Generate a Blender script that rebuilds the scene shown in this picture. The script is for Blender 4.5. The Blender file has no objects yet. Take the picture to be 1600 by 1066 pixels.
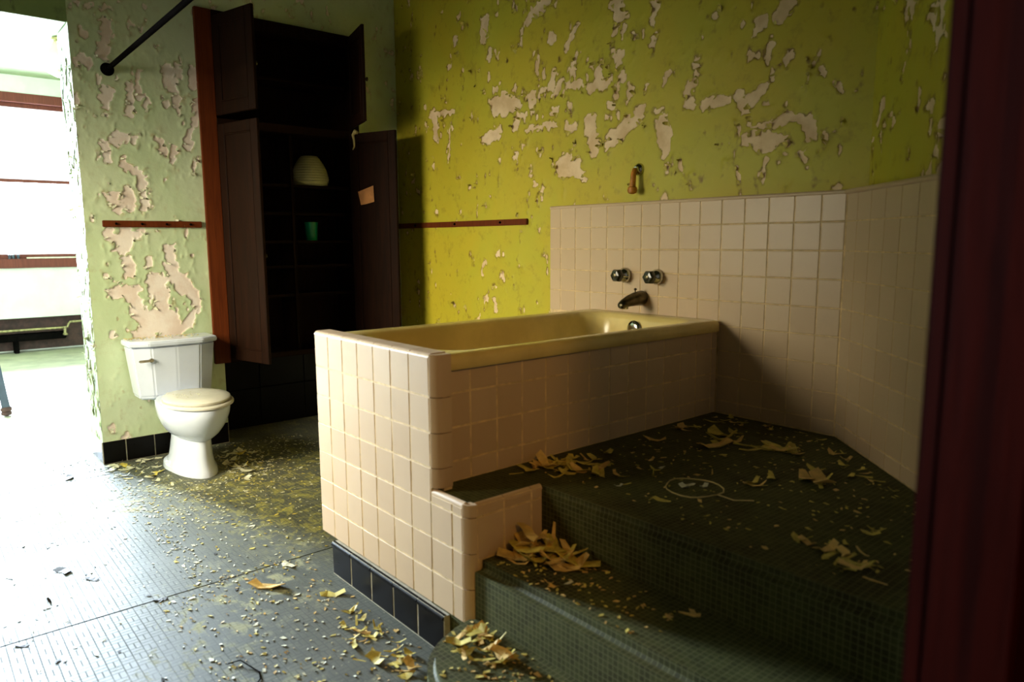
import bpy, bmesh, math, random
import numpy as np
from mathutils import Matrix, Vector

random.seed(7)
rng = np.random.RandomState(11)
SC = bpy.context.scene
COL = SC.collection

# ------------------------------------------------------------------ camera
CAM = Vector((2.6596, -2.6730, 1.2400))
YAW, PITCH, ROLL = math.radians(-49.54), math.radians(-7.88), math.radians(-0.30)
fw = Vector((math.sin(YAW) * math.cos(PITCH), math.cos(YAW) * math.cos(PITCH), math.sin(PITCH)))
rt = Vector((math.cos(YAW), -math.sin(YAW), 0.0))
up = rt.cross(fw)
rt2 = rt * math.cos(ROLL) + up * math.sin(ROLL)
up2 = -rt * math.sin(ROLL) + up * math.cos(ROLL)
cd = bpy.data.cameras.new('camera')
cam = bpy.data.objects.new('camera', cd)
COL.objects.link(cam)
M = Matrix((rt2, up2, -fw)).transposed().to_4x4()
M.translation = CAM
cam.matrix_world = M
cd.sensor_width = 36.0
cd.lens = 36.0 * 1124.9 / 1600.0
cd.clip_start = 0.02
cd.dof.use_dof = True
cd.dof.focus_distance = 4.2
cd.dof.aperture_fstop = 2.8
SC.camera = cam

# ------------------------------------------------------------------ colour management, sky, window light
vs = SC.view_settings
vs.view_transform = 'Standard'
vs.look = 'None'
vs.gamma = 1.0
vs.use_curve_mapping = False
vs.exposure = 0.0

world = bpy.data.worlds.new('overcast_sky')
SC.world = world
world.use_nodes = True
wb = world.node_tree.nodes['Background']
wb.inputs[0].default_value = (0.93, 0.97, 1.0, 1)
wb.inputs[1].default_value = 2.2


def area(name, loc, aim, sx, sy, watts, color, spread=math.pi):
    l = bpy.data.lights.new(name, 'AREA')
    l.shape = 'RECTANGLE'
    l.size, l.size_y, l.energy, l.color, l.spread = sx, sy, watts, color, spread
    o = bpy.data.objects.new(name, l)
    o.location = loc
    d = Vector(aim)
    o.rotation_euler = d.to_track_quat('-Z', 'Y').to_euler()
    COL.objects.link(o)
    return o


# daylight entering by the two tall windows of the far room and by the window in the near front wall
area('daylight_far_window', (-7.42, -1.68, 1.9), (1, 0, -0.18), 1.6, 1.65, 1150, (0.72, 0.86, 1.0), math.radians(150))
area('daylight_far_window_second', (-7.42, -3.12, 1.9), (1, 0, -0.18), 0.75, 1.65, 2400, (0.72, 0.86, 1.0), math.radians(150))
area('daylight_front_window', (-0.75, -3.62, 1.55), (-0.12, 1, -0.62), 1.3, 1.2, 67, (1.0, 0.89, 0.62), math.radians(98))


# ------------------------------------------------------------------ helpers
def srgb(r, g, b):
    f = lambda c: (c / 255 / 12.92) if c / 255 <= 0.04045 else ((c / 255 + 0.055) / 1.055) ** 2.4
    return (f(r), f(g), f(b), 1.0)


class NT:
    def __init__(self, name):
        self.m = bpy.data.materials.new(name)
        self.m.use_nodes = True
        self.t = self.m.node_tree
        self.b = self.t.nodes['Principled BSDF']

    def n(self, typ, **kw):
        nd = self.t.nodes.new(typ)
        for k, v in kw.items():
            if k.startswith('i_'):
                key = k[2:]
                nd.inputs[int(key) if key.isdigit() else key].default_value = v
            else:
                setattr(nd, k, v)
        return nd

    def l(self, a, b):
        self.t.links.new(a, b)

    def math(self, op, a, b=None, c=None, clamp=False):
        nd = self.n('ShaderNodeMath', operation=op, use_clamp=clamp)
        for i, v in enumerate((a, b, c)):
            if v is None:
                continue
            if isinstance(v, (int, float)):
                nd.inputs[i].default_value = v
            else:
                self.l(v, nd.inputs[i])
        return nd.outputs[0]

    def mix(self, fac, a, b):
        nd = self.n('ShaderNodeMix', data_type='RGBA')
        for sock, v in ((nd.inputs[0], fac), (nd.inputs[6], a), (nd.inputs[7], b)):
            if isinstance(v, (int, float, tuple)):
                sock.default_value = v
            else:
                self.l(v, sock)
        return nd.outputs[2]

    def noise(self, scale, detail=3, rough=0.55, vec=None, dist=0.0):
        nd = self.n('ShaderNodeTexNoise')
        nd.inputs['Scale'].default_value = scale
        nd.inputs['Detail'].default_value = detail
        nd.inputs['Roughness'].default_value = rough
        nd.inputs['Distortion'].default_value = dist
        if vec is not None:
            self.l(vec, nd.inputs['Vector'])
        return nd.outputs[0]

    def ramp(self, fac, lo, hi):
        nd = self.n('ShaderNodeMapRange', interpolation_type='SMOOTHSTEP')
        self.l(fac, nd.inputs[0])
        nd.inputs[1].default_value = lo
        nd.inputs[2].default_value = hi
        return nd.outputs[0]

    def pos(self, sx=1, sy=1, sz=1):
        g = self.n('ShaderNodeNewGeometry')
        mp = self.n('ShaderNodeMapping')
        mp.inputs['Scale'].default_value = (sx, sy, sz)
        self.l(g.outputs['Position'], mp.inputs[0])
        return mp.outputs[0]

    def bump(self, h, strength, dist=0.01):
        nd = self.n('ShaderNodeBump')
        nd.inputs['Strength'].default_value = strength
        nd.inputs['Distance'].default_value = dist
        self.l(h, nd.inputs['Height'])
        self.l(nd.outputs[0], self.b.inputs['Normal'])

    def set(self, color=None, rough=None, metal=None, spec=None, coat=None):
        for key, v in (('Base Color', color), ('Roughness', rough), ('Metallic', metal), ('Specular IOR Level', spec), ('Coat Weight', coat)):
            if v is None:
                continue
            if isinstance(v, (int, float, tuple)):
                self.b.inputs[key].default_value = v
            else:
                self.l(v, self.b.inputs[key])
        return self


def simple(name, col, rough=0.5, metal=0.0, var=0.12, scale=18, spec=0.5, stretch=(1, 1, 1)):
    t = NT(name)
    n = t.noise(scale, 4, 0.6, t.pos(*stretch))
    dark = tuple(c * (1 - var * 2) for c in col[:3]) + (1,)
    lite = tuple(min(1, c * (1 + var)) for c in col[:3]) + (1,)
    t.set(t.mix(t.ramp(n, 0.3, 0.7), dark, lite), rough, metal, spec)
    t.bump(n, 0.08, 0.004)
    return t.m


def paint_mat(name, paint, paint2, stain, plaster, plaster2, rough=0.55):
    """peeling paint: the mesh attribute 'peel' is the distance (m) from the torn edge, >0 on paint"""
    t = NT(name)
    at = t.n('ShaderNodeAttribute', attribute_name='peel').outputs['Fac']
    p = t.pos()
    fine = t.noise(240, 3, 0.6, p)
    d = t.math('ADD', at, t.math('MULTIPLY', t.math('SUBTRACT', fine, 0.5), 0.006))
    fac = t.ramp(d, -0.0012, 0.0012)
    big = t.noise(1.7, 4, 0.6, p, 0.4)
    mid = t.noise(14, 5, 0.65, p)
    pc = t.mix(t.ramp(big, 0.35, 0.65), paint, paint2)
    pc = t.mix(t.math('MULTIPLY', t.ramp(mid, 0.52, 0.75), 0.35), pc, stain)
    edge = t.ramp(d, 0.014, 0.0)
    pc = t.mix(t.math('MULTIPLY', edge, t.ramp(t.noise(30, 3, 0.6, p), 0.35, 0.7)), pc, stain)
    bc = t.mix(t.ramp(t.noise(9, 4, 0.6, p), 0.35, 0.7), plaster, plaster2)
    t.set(t.mix(fac, bc, pc), t.mix(fac, (0.85,) * 3 + (1,), (rough,) * 3 + (1,)))
    hgt = t.math('ADD', t.math('MULTIPLY', fac, 0.6), t.math('MULTIPLY', mid, 0.35))
    hgt = t.math('ADD', hgt, t.math('MULTIPLY', t.noise(75, 3, 0.6, p), 0.2))
    t.bump(hgt, 0.5, 0.004)
    return t.m


def grid_mask(t, pitch, width):
    """joint lines of small square mosaic on any axis-aligned face; returns 1 on joints"""
    g = t.n('ShaderNodeNewGeometry')
    ps = t.n('ShaderNodeSeparateXYZ')
    ns = t.n('ShaderNodeSeparateXYZ')
    t.l(g.outputs['Position'], ps.inputs[0])
    t.l(g.outputs['True Normal'], ns.inputs[0])
    out = None
    for i in range(3):
        f = t.math('FRACT', t.math('ADD', t.math('DIVIDE', ps.outputs[i], pitch), 100.003))
        ln = t.math('GREATER_THAN', t.math('ABSOLUTE', t.math('SUBTRACT', f, 0.5)), 0.5 - width)
        ln = t.math('MULTIPLY', ln, t.math('LESS_THAN', t.math('ABSOLUTE', ns.outputs[i]), 0.6))
        out = ln if out is None else t.math('MAXIMUM', out, ln)
    return out


def mosaic_mat():
    t = NT('green_mosaic')
    p = t.pos()
    j = grid_mask(t, 0.0155, 0.07)
    sn = t.n('ShaderNodeVectorMath', operation='SNAP')
    t.l(p, sn.inputs[0])
    sn.inputs[1].default_value = (0.0155,) * 3
    wn = t.n('ShaderNodeTexWhiteNoise')
    t.l(sn.outputs[0], wn.inputs[0])
    c = t.mix(wn.outputs[0], srgb(55, 58, 29), srgb(70, 73, 39))
    c = t.mix(t.math('MULTIPLY', t.ramp(t.noise(5, 5, 0.65, p), 0.45, 0.7), 0.7), c, srgb(40, 32, 18))
    c = t.mix(t.math('MULTIPLY', j, 0.55), c, srgb(112, 110, 74))
    t.set(c, t.math('ADD', 0.5, t.math('MULTIPLY', t.noise(20, 3, 0.6, p), 0.3)), spec=0.12)
    return t.m


def floor_mat():
    t = NT('worn_linoleum')
    g = t.n('ShaderNodeNewGeometry')
    s = t.n('ShaderNodeSeparateXYZ')
    t.l(g.outputs['Position'], s.inputs[0])
    k = 0.036
    u = t.math('ADD', t.math('DIVIDE', s.outputs[0], k), 200.0)
    v = t.math('ADD', t.math('DIVIDE', s.outputs[1], k), 200.0)
    fu, fv = t.math('FRACT', u), t.math('FRACT', v)
    par = t.math('MODULO', t.math('ADD', t.math('FLOOR', u), t.math('FLOOR', v)), 2.0)
    w = 0.045
    edge = lambda f: t.math('GREATER_THAN', t.math('ABSOLUTE', t.math('SUBTRACT', f, 0.5)), 0.5 - w)
    midl = lambda f: t.math('LESS_THAN', t.math('ABSOLUTE', t.math('SUBTRACT', f, 0.5)), w)
    odd = t.math('GREATER_THAN', par, 0.5)
    m = t.math('ADD', t.math('MULTIPLY', midl(fu), odd), t.math('MULTIPLY', midl(fv), t.math('SUBTRACT', 1.0, odd)))
    ln = t.math('MAXIMUM', t.math('MAXIMUM', edge(fu), edge(fv)), m)
    p = t.pos()
    worn = t.ramp(t.noise(2.2, 4, 0.6, p), 0.40, 0.62)
    ln = t.math('MULTIPLY', ln, t.math('SUBTRACT', 1.0, t.math('MULTIPLY', worn, 0.6)))
    c = t.mix(t.noise(3.0, 5, 0.6, p), srgb(60, 64, 56), srgb(92, 95, 84))
    dust = t.ramp(t.noise(11, 8, 0.72, p, 0.6), 0.50, 0.62)
    dust = t.math('MULTIPLY', dust, t.ramp(t.noise(1.1, 3, 0.5, p), 0.38, 0.6))
    c = t.mix(t.math('MULTIPLY', dust, 0.75), c, srgb(150, 150, 112))
    # mossy dirt trodden into the floor between toilet and tub
    dm = t.n('ShaderNodeVectorMath', operation='DISTANCE')
    t.l(t.pos(1, 1.5, 0), dm.inputs[0])
    dm.inputs[1].default_value = (-0.75, -1.75, 0)
    moss = t.math('MULTIPLY', t.ramp(dm.outputs['Value'], 1.15, 0.45), t.ramp(t.noise(17, 7, 0.75, p, 0.8), 0.47, 0.60))
    c = t.mix(t.math('MULTIPLY', moss, 0.85), c, srgb(150, 146, 78))
    speck = t.ramp(t.noise(70, 4, 0.7, p), 0.62, 0.68)
    c = t.mix(t.math('MULTIPLY', speck, 0.6), c, srgb(175, 172, 145))
    c = t.mix(t.math('MULTIPLY', ln, 0.5), c, srgb(34, 38, 40))
    r = t.math('ADD', 0.46, t.math('MULTIPLY', dust, 0.35))
    r = t.math('ADD', r, t.math('MULTIPLY', t.noise(7, 5, 0.7, p), 0.18))
    r = t.math('ADD', r, t.math('MULTIPLY', ln, 0.3))
    t.set(c, r, spec=0.36)
    t.bump(t.math('SUBTRACT', t.math('MULTIPLY', t.noise(16, 4, 0.6, p), 0.5), ln), 0.35, 0.003)
    return t.m


def tile_mat(name, c1, c2, rough=0.2, dirtiness=0.18, spec=0.5):
    t = NT(name)
    oi = t.n('ShaderNodeObjectInfo')
    p = t.pos()
    c = t.mix(oi.outputs['Random'], c1, c2)
    dirt = t.ramp(t.noise(6, 5, 0.7, p), 0.5, 0.8)
    c = t.mix(t.math('MULTIPLY', dirt, dirtiness), c, tuple(x * 0.62 for x in c1[:3]) + (1,))
    t.set(c, t.math('ADD', rough, t.math('MULTIPLY', t.noise(30, 3, 0.6, p), 0.08)), spec=spec)
    t.bump(t.noise(18, 2, 0.5, p), 0.03, 0.003)
    return t.m


def wood_mat(name, c1, c2, rough=0.4, spec=0.15):
    t = NT(name)
    p = t.pos(26, 26, 1.6)
    g = t.noise(2.2, 6, 0.65, p, 0.8)
    t.set(t.mix(t.ramp(g, 0.3, 0.72), c1, c2), t.math('ADD', rough, t.math('MULTIPLY', g, 0.2)), spec=spec)
    t.bump(g, 0.12, 0.003)
    return t.m


def glass_mat():
    t = NT('window_glass')
    for nd in list(t.t.nodes):
        if nd.type != 'OUTPUT_MATERIAL':
            t.t.nodes.remove(nd)
    out = [nd for nd in t.t.nodes if nd.type == 'OUTPUT_MATERIAL'][0]
    tr = t.n('ShaderNodeBsdfTransparent')
    gl = t.n('ShaderNodeBsdfGlossy')
    gl.inputs['Roughness'].default_value = 0.03
    fr = t.n('ShaderNodeFresnel')
    mx = t.n('ShaderNodeMixShader')
    t.l(fr.outputs[0], mx.inputs[0])
    t.l(tr.outputs[0], mx.inputs[1])
    t.l(gl.outputs[0], mx.inputs[2])
    t.l(mx.outputs[0], out.inputs[0])
    return t.m


MAT = {}
MAT['paint_left'] = paint_mat('pale_green_paint', srgb(206, 219, 184), srgb(194, 213, 170), srgb(176, 168, 122), srgb(240, 230, 220), srgb(226, 208, 194))
MAT['paint_back'] = paint_mat('yellow_green_paint', srgb(192, 176, 42), srgb(184, 178, 46), srgb(112, 80, 20), srgb(238, 214, 178), srgb(216, 186, 142))
MAT['paint_end'] = paint_mat('mottled_green_paint', srgb(150, 174, 112), srgb(134, 160, 100), srgb(74, 80, 46), srgb(140, 146, 116), srgb(60, 70, 40))  # darker green, so the mottling still shows at the wall end
MAT['paint_plain'] = simple('pale_painted_plaster', srgb(206, 208, 194), 0.6, scale=3, var=0.05)
MAT['paint_hall'] = simple('dull_hall_plaster', srgb(58, 46, 28), 0.7, scale=3, var=0.05)
MAT['paint_front'] = simple('green_front_plaster', srgb(92, 92, 50), 0.7, scale=3, var=0.05)
MAT['ceiling'] = simple('aged_ceiling_plaster', srgb(84, 84, 48), 0.7, scale=2, var=0.06)
MAT['ceiling_far'] = simple('pale_ceiling_plaster', srgb(150, 168, 126), 0.7, scale=2, var=0.05)
MAT['floor'] = floor_mat()
MAT['far_floor'] = simple('dusty_boards', srgb(176, 172, 150), 0.5, scale=5, var=0.12)
MAT['mosaic'] = mosaic_mat()
MAT['pink'] = tile_mat('pink_glazed_tile', srgb(198, 172, 140), srgb(205, 180, 148), 0.3)
MAT['grout'] = simple('cream_grout', srgb(222, 196, 150), 0.85, scale=30)
MAT['black_tile'] = tile_mat('black_glazed_tile', srgb(8, 7, 7), srgb(13, 11, 11), 0.25, 0.1, 0.1)
MAT['white_grout'] = simple('pale_grout', srgb(176, 170, 150), 0.85, scale=30)
MAT['enamel'] = simple('aged_tub_enamel', srgb(228, 206, 134), 0.22, var=0.06, scale=5)
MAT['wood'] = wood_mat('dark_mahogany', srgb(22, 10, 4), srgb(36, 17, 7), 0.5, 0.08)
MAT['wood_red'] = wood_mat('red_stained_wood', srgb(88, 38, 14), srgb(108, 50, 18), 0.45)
MAT['wood_jamb'] = wood_mat('varnished_jamb_wood', srgb(40, 6, 2), srgb(52, 9, 3), 0.5, 0.05)
MAT['wood_window'] = wood_mat('window_frame_wood', srgb(88, 44, 34), srgb(108, 56, 44), 0.4)
MAT['chrome'] = simple('dull_chrome', srgb(190, 190, 180), 0.16, 1.0, 0.1, 40)
MAT['dark_chrome'] = simple('tarnished_chrome', srgb(92, 84, 64), 0.3, 1.0, 0.2, 40)
MAT['knob'] = simple('smoked_plastic', srgb(46, 48, 26), 0.18, 0.0, 0.2, 30)
MAT['porcelain'] = simple('white_porcelain', srgb(210, 220, 238), 0.12, var=0.02, scale=4)
MAT['seat'] = simple('cream_seat_plastic', srgb(206, 204, 194), 0.25, var=0.04, scale=8)
MAT['iron'] = simple('black_iron', srgb(12, 10, 9), 0.8, 0.0, 0.2, 30, 0.0)
MAT['rust'] = simple('rusty_dark_iron', srgb(64, 40, 32), 0.7, 0.2, 0.25, 20)
MAT['steel'] = simple('blue_grey_steel', srgb(44, 54, 66), 0.5, 0.0, 0.1, 20)
MAT['brass'] = simple('verdigris_pipe', srgb(150, 140, 96), 0.5, 0.4, 0.25, 40)
MAT['teal'] = simple('teal_plastic', srgb(22, 150, 112), 0.35, var=0.05)
MAT['shade'] = simple('milk_glass', srgb(206, 204, 160), 0.3, var=0.04)
MAT['paper'] = simple('tan_paper', srgb(190, 130, 76), 0.8, var=0.1)
MAT['rag'] = simple('frayed_cloth', srgb(196, 178, 120), 0.9, var=0.15)
MAT['tan_pipe'] = simple('rust_stained_pipe', srgb(190, 124, 38), 0.45, 0.0, 0.18, 40)
MAT['glass'] = glass_mat()
MAT['flake_pale'] = simple('pale_paint_chip', srgb(204, 204, 178), 0.6, var=0.12, scale=30)
MAT['flake_tan'] = simple('tan_paint_chip', srgb(216, 182, 106), 0.6, var=0.15, scale=30)
MAT['flake_yellow'] = simple('yellow_green_paint_chip', srgb(196, 180, 82), 0.6, var=0.18, scale=30)
MAT['flake_dark'] = simple('dark_debris', srgb(40, 34, 32), 0.7, var=0.2, scale=30)
MAT['stone'] = simple('outside_ground', srgb(150, 150, 140), 0.9, scale=1)


def link(o):
    COL.objects.link(o)
    return o


def setparent(o, p):
    o.parent = p
    o.matrix_parent_inverse = Matrix.Translation(-p.location) if p.rotation_euler[2] == 0 else p.matrix_basis.inverted()


def obj(name, me, mat=None, parent=None, smooth=False):
    o = bpy.data.objects.new(name, me)
    if mat is not None and not me.materials:
        me.materials.append(MAT[mat] if isinstance(mat, str) else mat)
    if smooth:
        for p in me.polygons:
            p.use_smooth = True
    if len(me.polygons) < 20000 and any(p.use_smooth for p in me.polygons):
        me.set_sharp_from_angle(angle=math.radians(42))
    link(o)
    if parent is not None:
        setparent(o, parent)
    return o


def mesh_from(name, verts, faces):
    me = bpy.data.meshes.new(name)
    me.from_pydata([tuple(map(float, v)) for v in verts], [], faces)
    me.update()
    return me


def tag(o, label, cat, group=None):
    o['label'] = label
    o['category'] = cat
    if group:
        o['group'] = group
    return o


def struct(o):
    o['kind'] = 'structure'
    return o


def empty(name, loc, label, cat, group=None):
    o = bpy.data.objects.new(name, None)
    o.empty_display_size = 0.1
    o.location = loc
    link(o)
    return tag(o, label, cat, group)


def boxes(name, lst, bevel=0.0, seg=2):
    """one mesh from several (x0,x1,y0,y1,z0,z1) boxes"""
    bm = bmesh.new()
    for (x0, x1, y0, y1, z0, z1) in lst:
        r = bmesh.ops.create_cube(bm, size=1.0)
        bmesh.ops.scale(bm, vec=(abs(x1 - x0), abs(y1 - y0), abs(z1 - z0)), verts=r['verts'])
        bmesh.ops.translate(bm, vec=((x0 + x1) / 2, (y0 + y1) / 2, (z0 + z1) / 2), verts=r['verts'])
    if bevel:
        bmesh.ops.bevel(bm, geom=bm.edges[:], offset=bevel, segments=seg, affect='EDGES', clamp_overlap=True)
    me = bpy.data.meshes.new(name)
    bm.to_mesh(me)
    bm.free()
    return me


def box(name, b, mat, parent=None, bevel=0.0):
    return obj(name, boxes(name, [b], bevel), mat, parent)


def lathe(name, prof, n=32, axis='z', origin=(0, 0, 0), cap=True):
    """prof: list of (radius, height)"""
    vs_, fs = [], []
    for (r, h) in prof:
        for i in range(n):
            a = 2 * math.pi * i / n
            c, s = r * math.cos(a), r * math.sin(a)
            v = {'z': (c, s, h), 'x': (h, c, s), 'y': (s, h, c)}[axis]
            vs_.append((v[0] + origin[0], v[1] + origin[1], v[2] + origin[2]))
    for k in range(len(prof) - 1):
        for i in range(n):
            j = (i + 1) % n
            fs.append((k * n + i, k * n + j, (k + 1) * n + j, (k + 1) * n + i))
    if cap:
        fs.append(tuple(range(n - 1, -1, -1)))
        fs.append(tuple((len(prof) - 1) * n + i for i in range(n)))
    me = mesh_from(name, vs_, fs)
    for p in me.polygons:
        p.use_smooth = len(p.vertices) == 4
    return me


def tube(name, pts, r, n=12):
    pts = [Vector(p) for p in pts]
    rs = r if isinstance(r, (list, tuple)) else [r] * len(pts)
    vs_, fs = [], []
    ref = None
    for k, p in enumerate(pts):
        d = (pts[min(k + 1, len(pts) - 1)] - pts[max(k - 1, 0)]).normalized()
        if ref is None:
            ref = d.orthogonal().normalized()
        ref = (ref - d * ref.dot(d)).normalized()
        b = d.cross(ref)
        for i in range(n):
            a = 2 * math.pi * i / n
            vs_.append(p + (ref * math.cos(a) + b * math.sin(a)) * rs[k])
    for k in range(len(pts) - 1):
        for i in range(n):
            j = (i + 1) % n
            fs.append((k * n + i, k * n + j, (k + 1) * n + j, (k + 1) * n + i))
    fs.append(tuple(range(n - 1, -1, -1)))
    fs.append(tuple((len(pts) - 1) * n + i for i in range(n)))
    me = mesh_from(name, vs_, fs)
    for p in me.polygons:
        p.use_smooth = len(p.vertices) == 4
    return me


def loft(name, rings, cap0=True, cap1=True, smooth=True):
    n = len(rings[0])
    vs_ = [v for r in rings for v in r]
    fs = []
    for k in range(len(rings) - 1):
        for i in range(n):
            j = (i + 1) % n
            fs.append((k * n + i, k * n + j, (k + 1) * n + j, (k + 1) * n + i))
    if cap0:
        fs.append(tuple(range(n - 1, -1, -1)))
    if cap1:
        fs.append(tuple((len(rings) - 1) * n + i for i in range(n)))
    me = mesh_from(name, vs_, fs)
    if smooth:
        for p in me.polygons:
            p.use_smooth = len(p.vertices) == 4
    return me


def rrect(x0, x1, y0, y1, z, r, n=8):
    """rounded rectangle ring, 4*n points, counter-clockwise"""
    out = []
    for (cx, cy, a0) in ((x1 - r, y1 - r, 0), (x0 + r, y1 - r, 90), (x0 + r, y0 + r, 180), (x1 - r, y0 + r, 270)):
        for i in range(n):
            a = math.radians(a0 + 90 * i / (n - 1))
            out.append((cx + r * math.cos(a), cy + r * math.sin(a), z))
    return out


def prism(name, poly, z0, z1, bevel=0.0, seg=3, skip=()):
    bm = bmesh.new()
    b = [bm.verts.new((x, y, z0)) for x, y in poly]
    t = [bm.verts.new((x, y, z1)) for x, y in poly]
    bm.faces.new(b[::-1])
    bm.faces.new(t)
    n = len(poly)
    for i in range(n):
        bm.faces.new((b[i], b[(i + 1) % n], t[(i + 1) % n], t[i]))
    bm.normal_update()
    if bevel:
        es = []
        for i in range(n):
            if i in skip:
                continue
            e = bm.edges.get((t[i], t[(i + 1) % n]))
            es.append(e)
        bmesh.ops.bevel(bm, geom=es, offset=bevel, segments=seg, affect='EDGES', clamp_overlap=True)
    me = bpy.data.meshes.new(name)
    bm.to_mesh(me)
    bm.free()
    return me


# ------------------------------------------------------------------ tiles: bevelled glazed pieces sharing mesh data
TILES = {}


def tile_mesh(w, h, mat, t=0.008, soft=0.0025):
    key = (round(w, 4), round(h, 4), mat, t)
    if key not in TILES:
        a, b = w / 2, h / 2
        vs_ = []
        for (dx, y) in ((0, 0.0), (0, -t * 0.62), (soft, -t)):
            vs_ += [(-a + dx, y, -b + dx), (a - dx, y, -b + dx), (a - dx, y, b - dx), (-a + dx, y, b - dx)]
        fs = []
        for k in (0, 4):
            for i in range(4):
                j = (i + 1) % 4
                fs.append((k + i, k + j, k + 4 + j, k + 4 + i))
        fs.append((8, 9, 10, 11))
        me = mesh_from('tile', vs_, fs)
        me.materials.append(MAT[mat])
        TILES[key] = me
    return TILES[key]


def lay_tiles(parent, name, origin, u, nrm, cols, rows, mat, joint=0.0030, skip=None, t=0.008):
    """cols / rows: boundaries along u (m from origin) and in z; nrm: outward normal; one object per tile"""
    u, nrm = Vector(u).normalized(), Vector(nrm).normalized()
    ang = math.atan2(u.y, u.x)
    for i in range(len(cols) - 1):
        for j in range(len(rows) - 1):
            cu, cz = (cols[i] + cols[i + 1]) / 2, (rows[j] + rows[j + 1]) / 2
            if skip and skip(cu, cz):
                continue
            w, h = abs(cols[i + 1] - cols[i]) - joint, abs(rows[j + 1] - rows[j]) - joint
            if w < 0.012 or h < 0.012:
                continue
            o = bpy.data.objects.new(name, tile_mesh(w, h, mat, t))
            p = Vector(origin) + u * cu - nrm * 0.0060
            o.location = (p.x, p.y, cz)
            o.rotation_euler = (rng.normal(0, 0.004), 0, ang + rng.normal(0, 0.004))
            link(o)
            setparent(o, parent)


# ------------------------------------------------------------------ peeling walls
def vnoise(u, v, scale, seed):
    r = np.random.RandomState(seed).rand(128, 128)
    a, b = u / scale, v / scale
    i, j = np.floor(a).astype(int), np.floor(b).astype(int)
    fu, fv = a - i, b - j
    fu, fv = fu * fu * (3 - 2 * fu), fv * fv * (3 - 2 * fv)
    g = lambda x, y: r[x % 128, y % 128]
    return (g(i, j) * (1 - fu) + g(i + 1, j) * fu) * (1 - fv) + (g(i, j + 1) * (1 - fu) + g(i + 1, j + 1) * fu) * fv


def fbm(u, v, scale, seed, octs=3):
    s, a, t = 0, 1.0, 0
    for k in range(octs):
        s = s + vnoise(u + 13.7 * k, v + 7.1 * k, scale / 2 ** k, seed + k) * a
        t += a
        a *= 0.55
    return s / t


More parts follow.
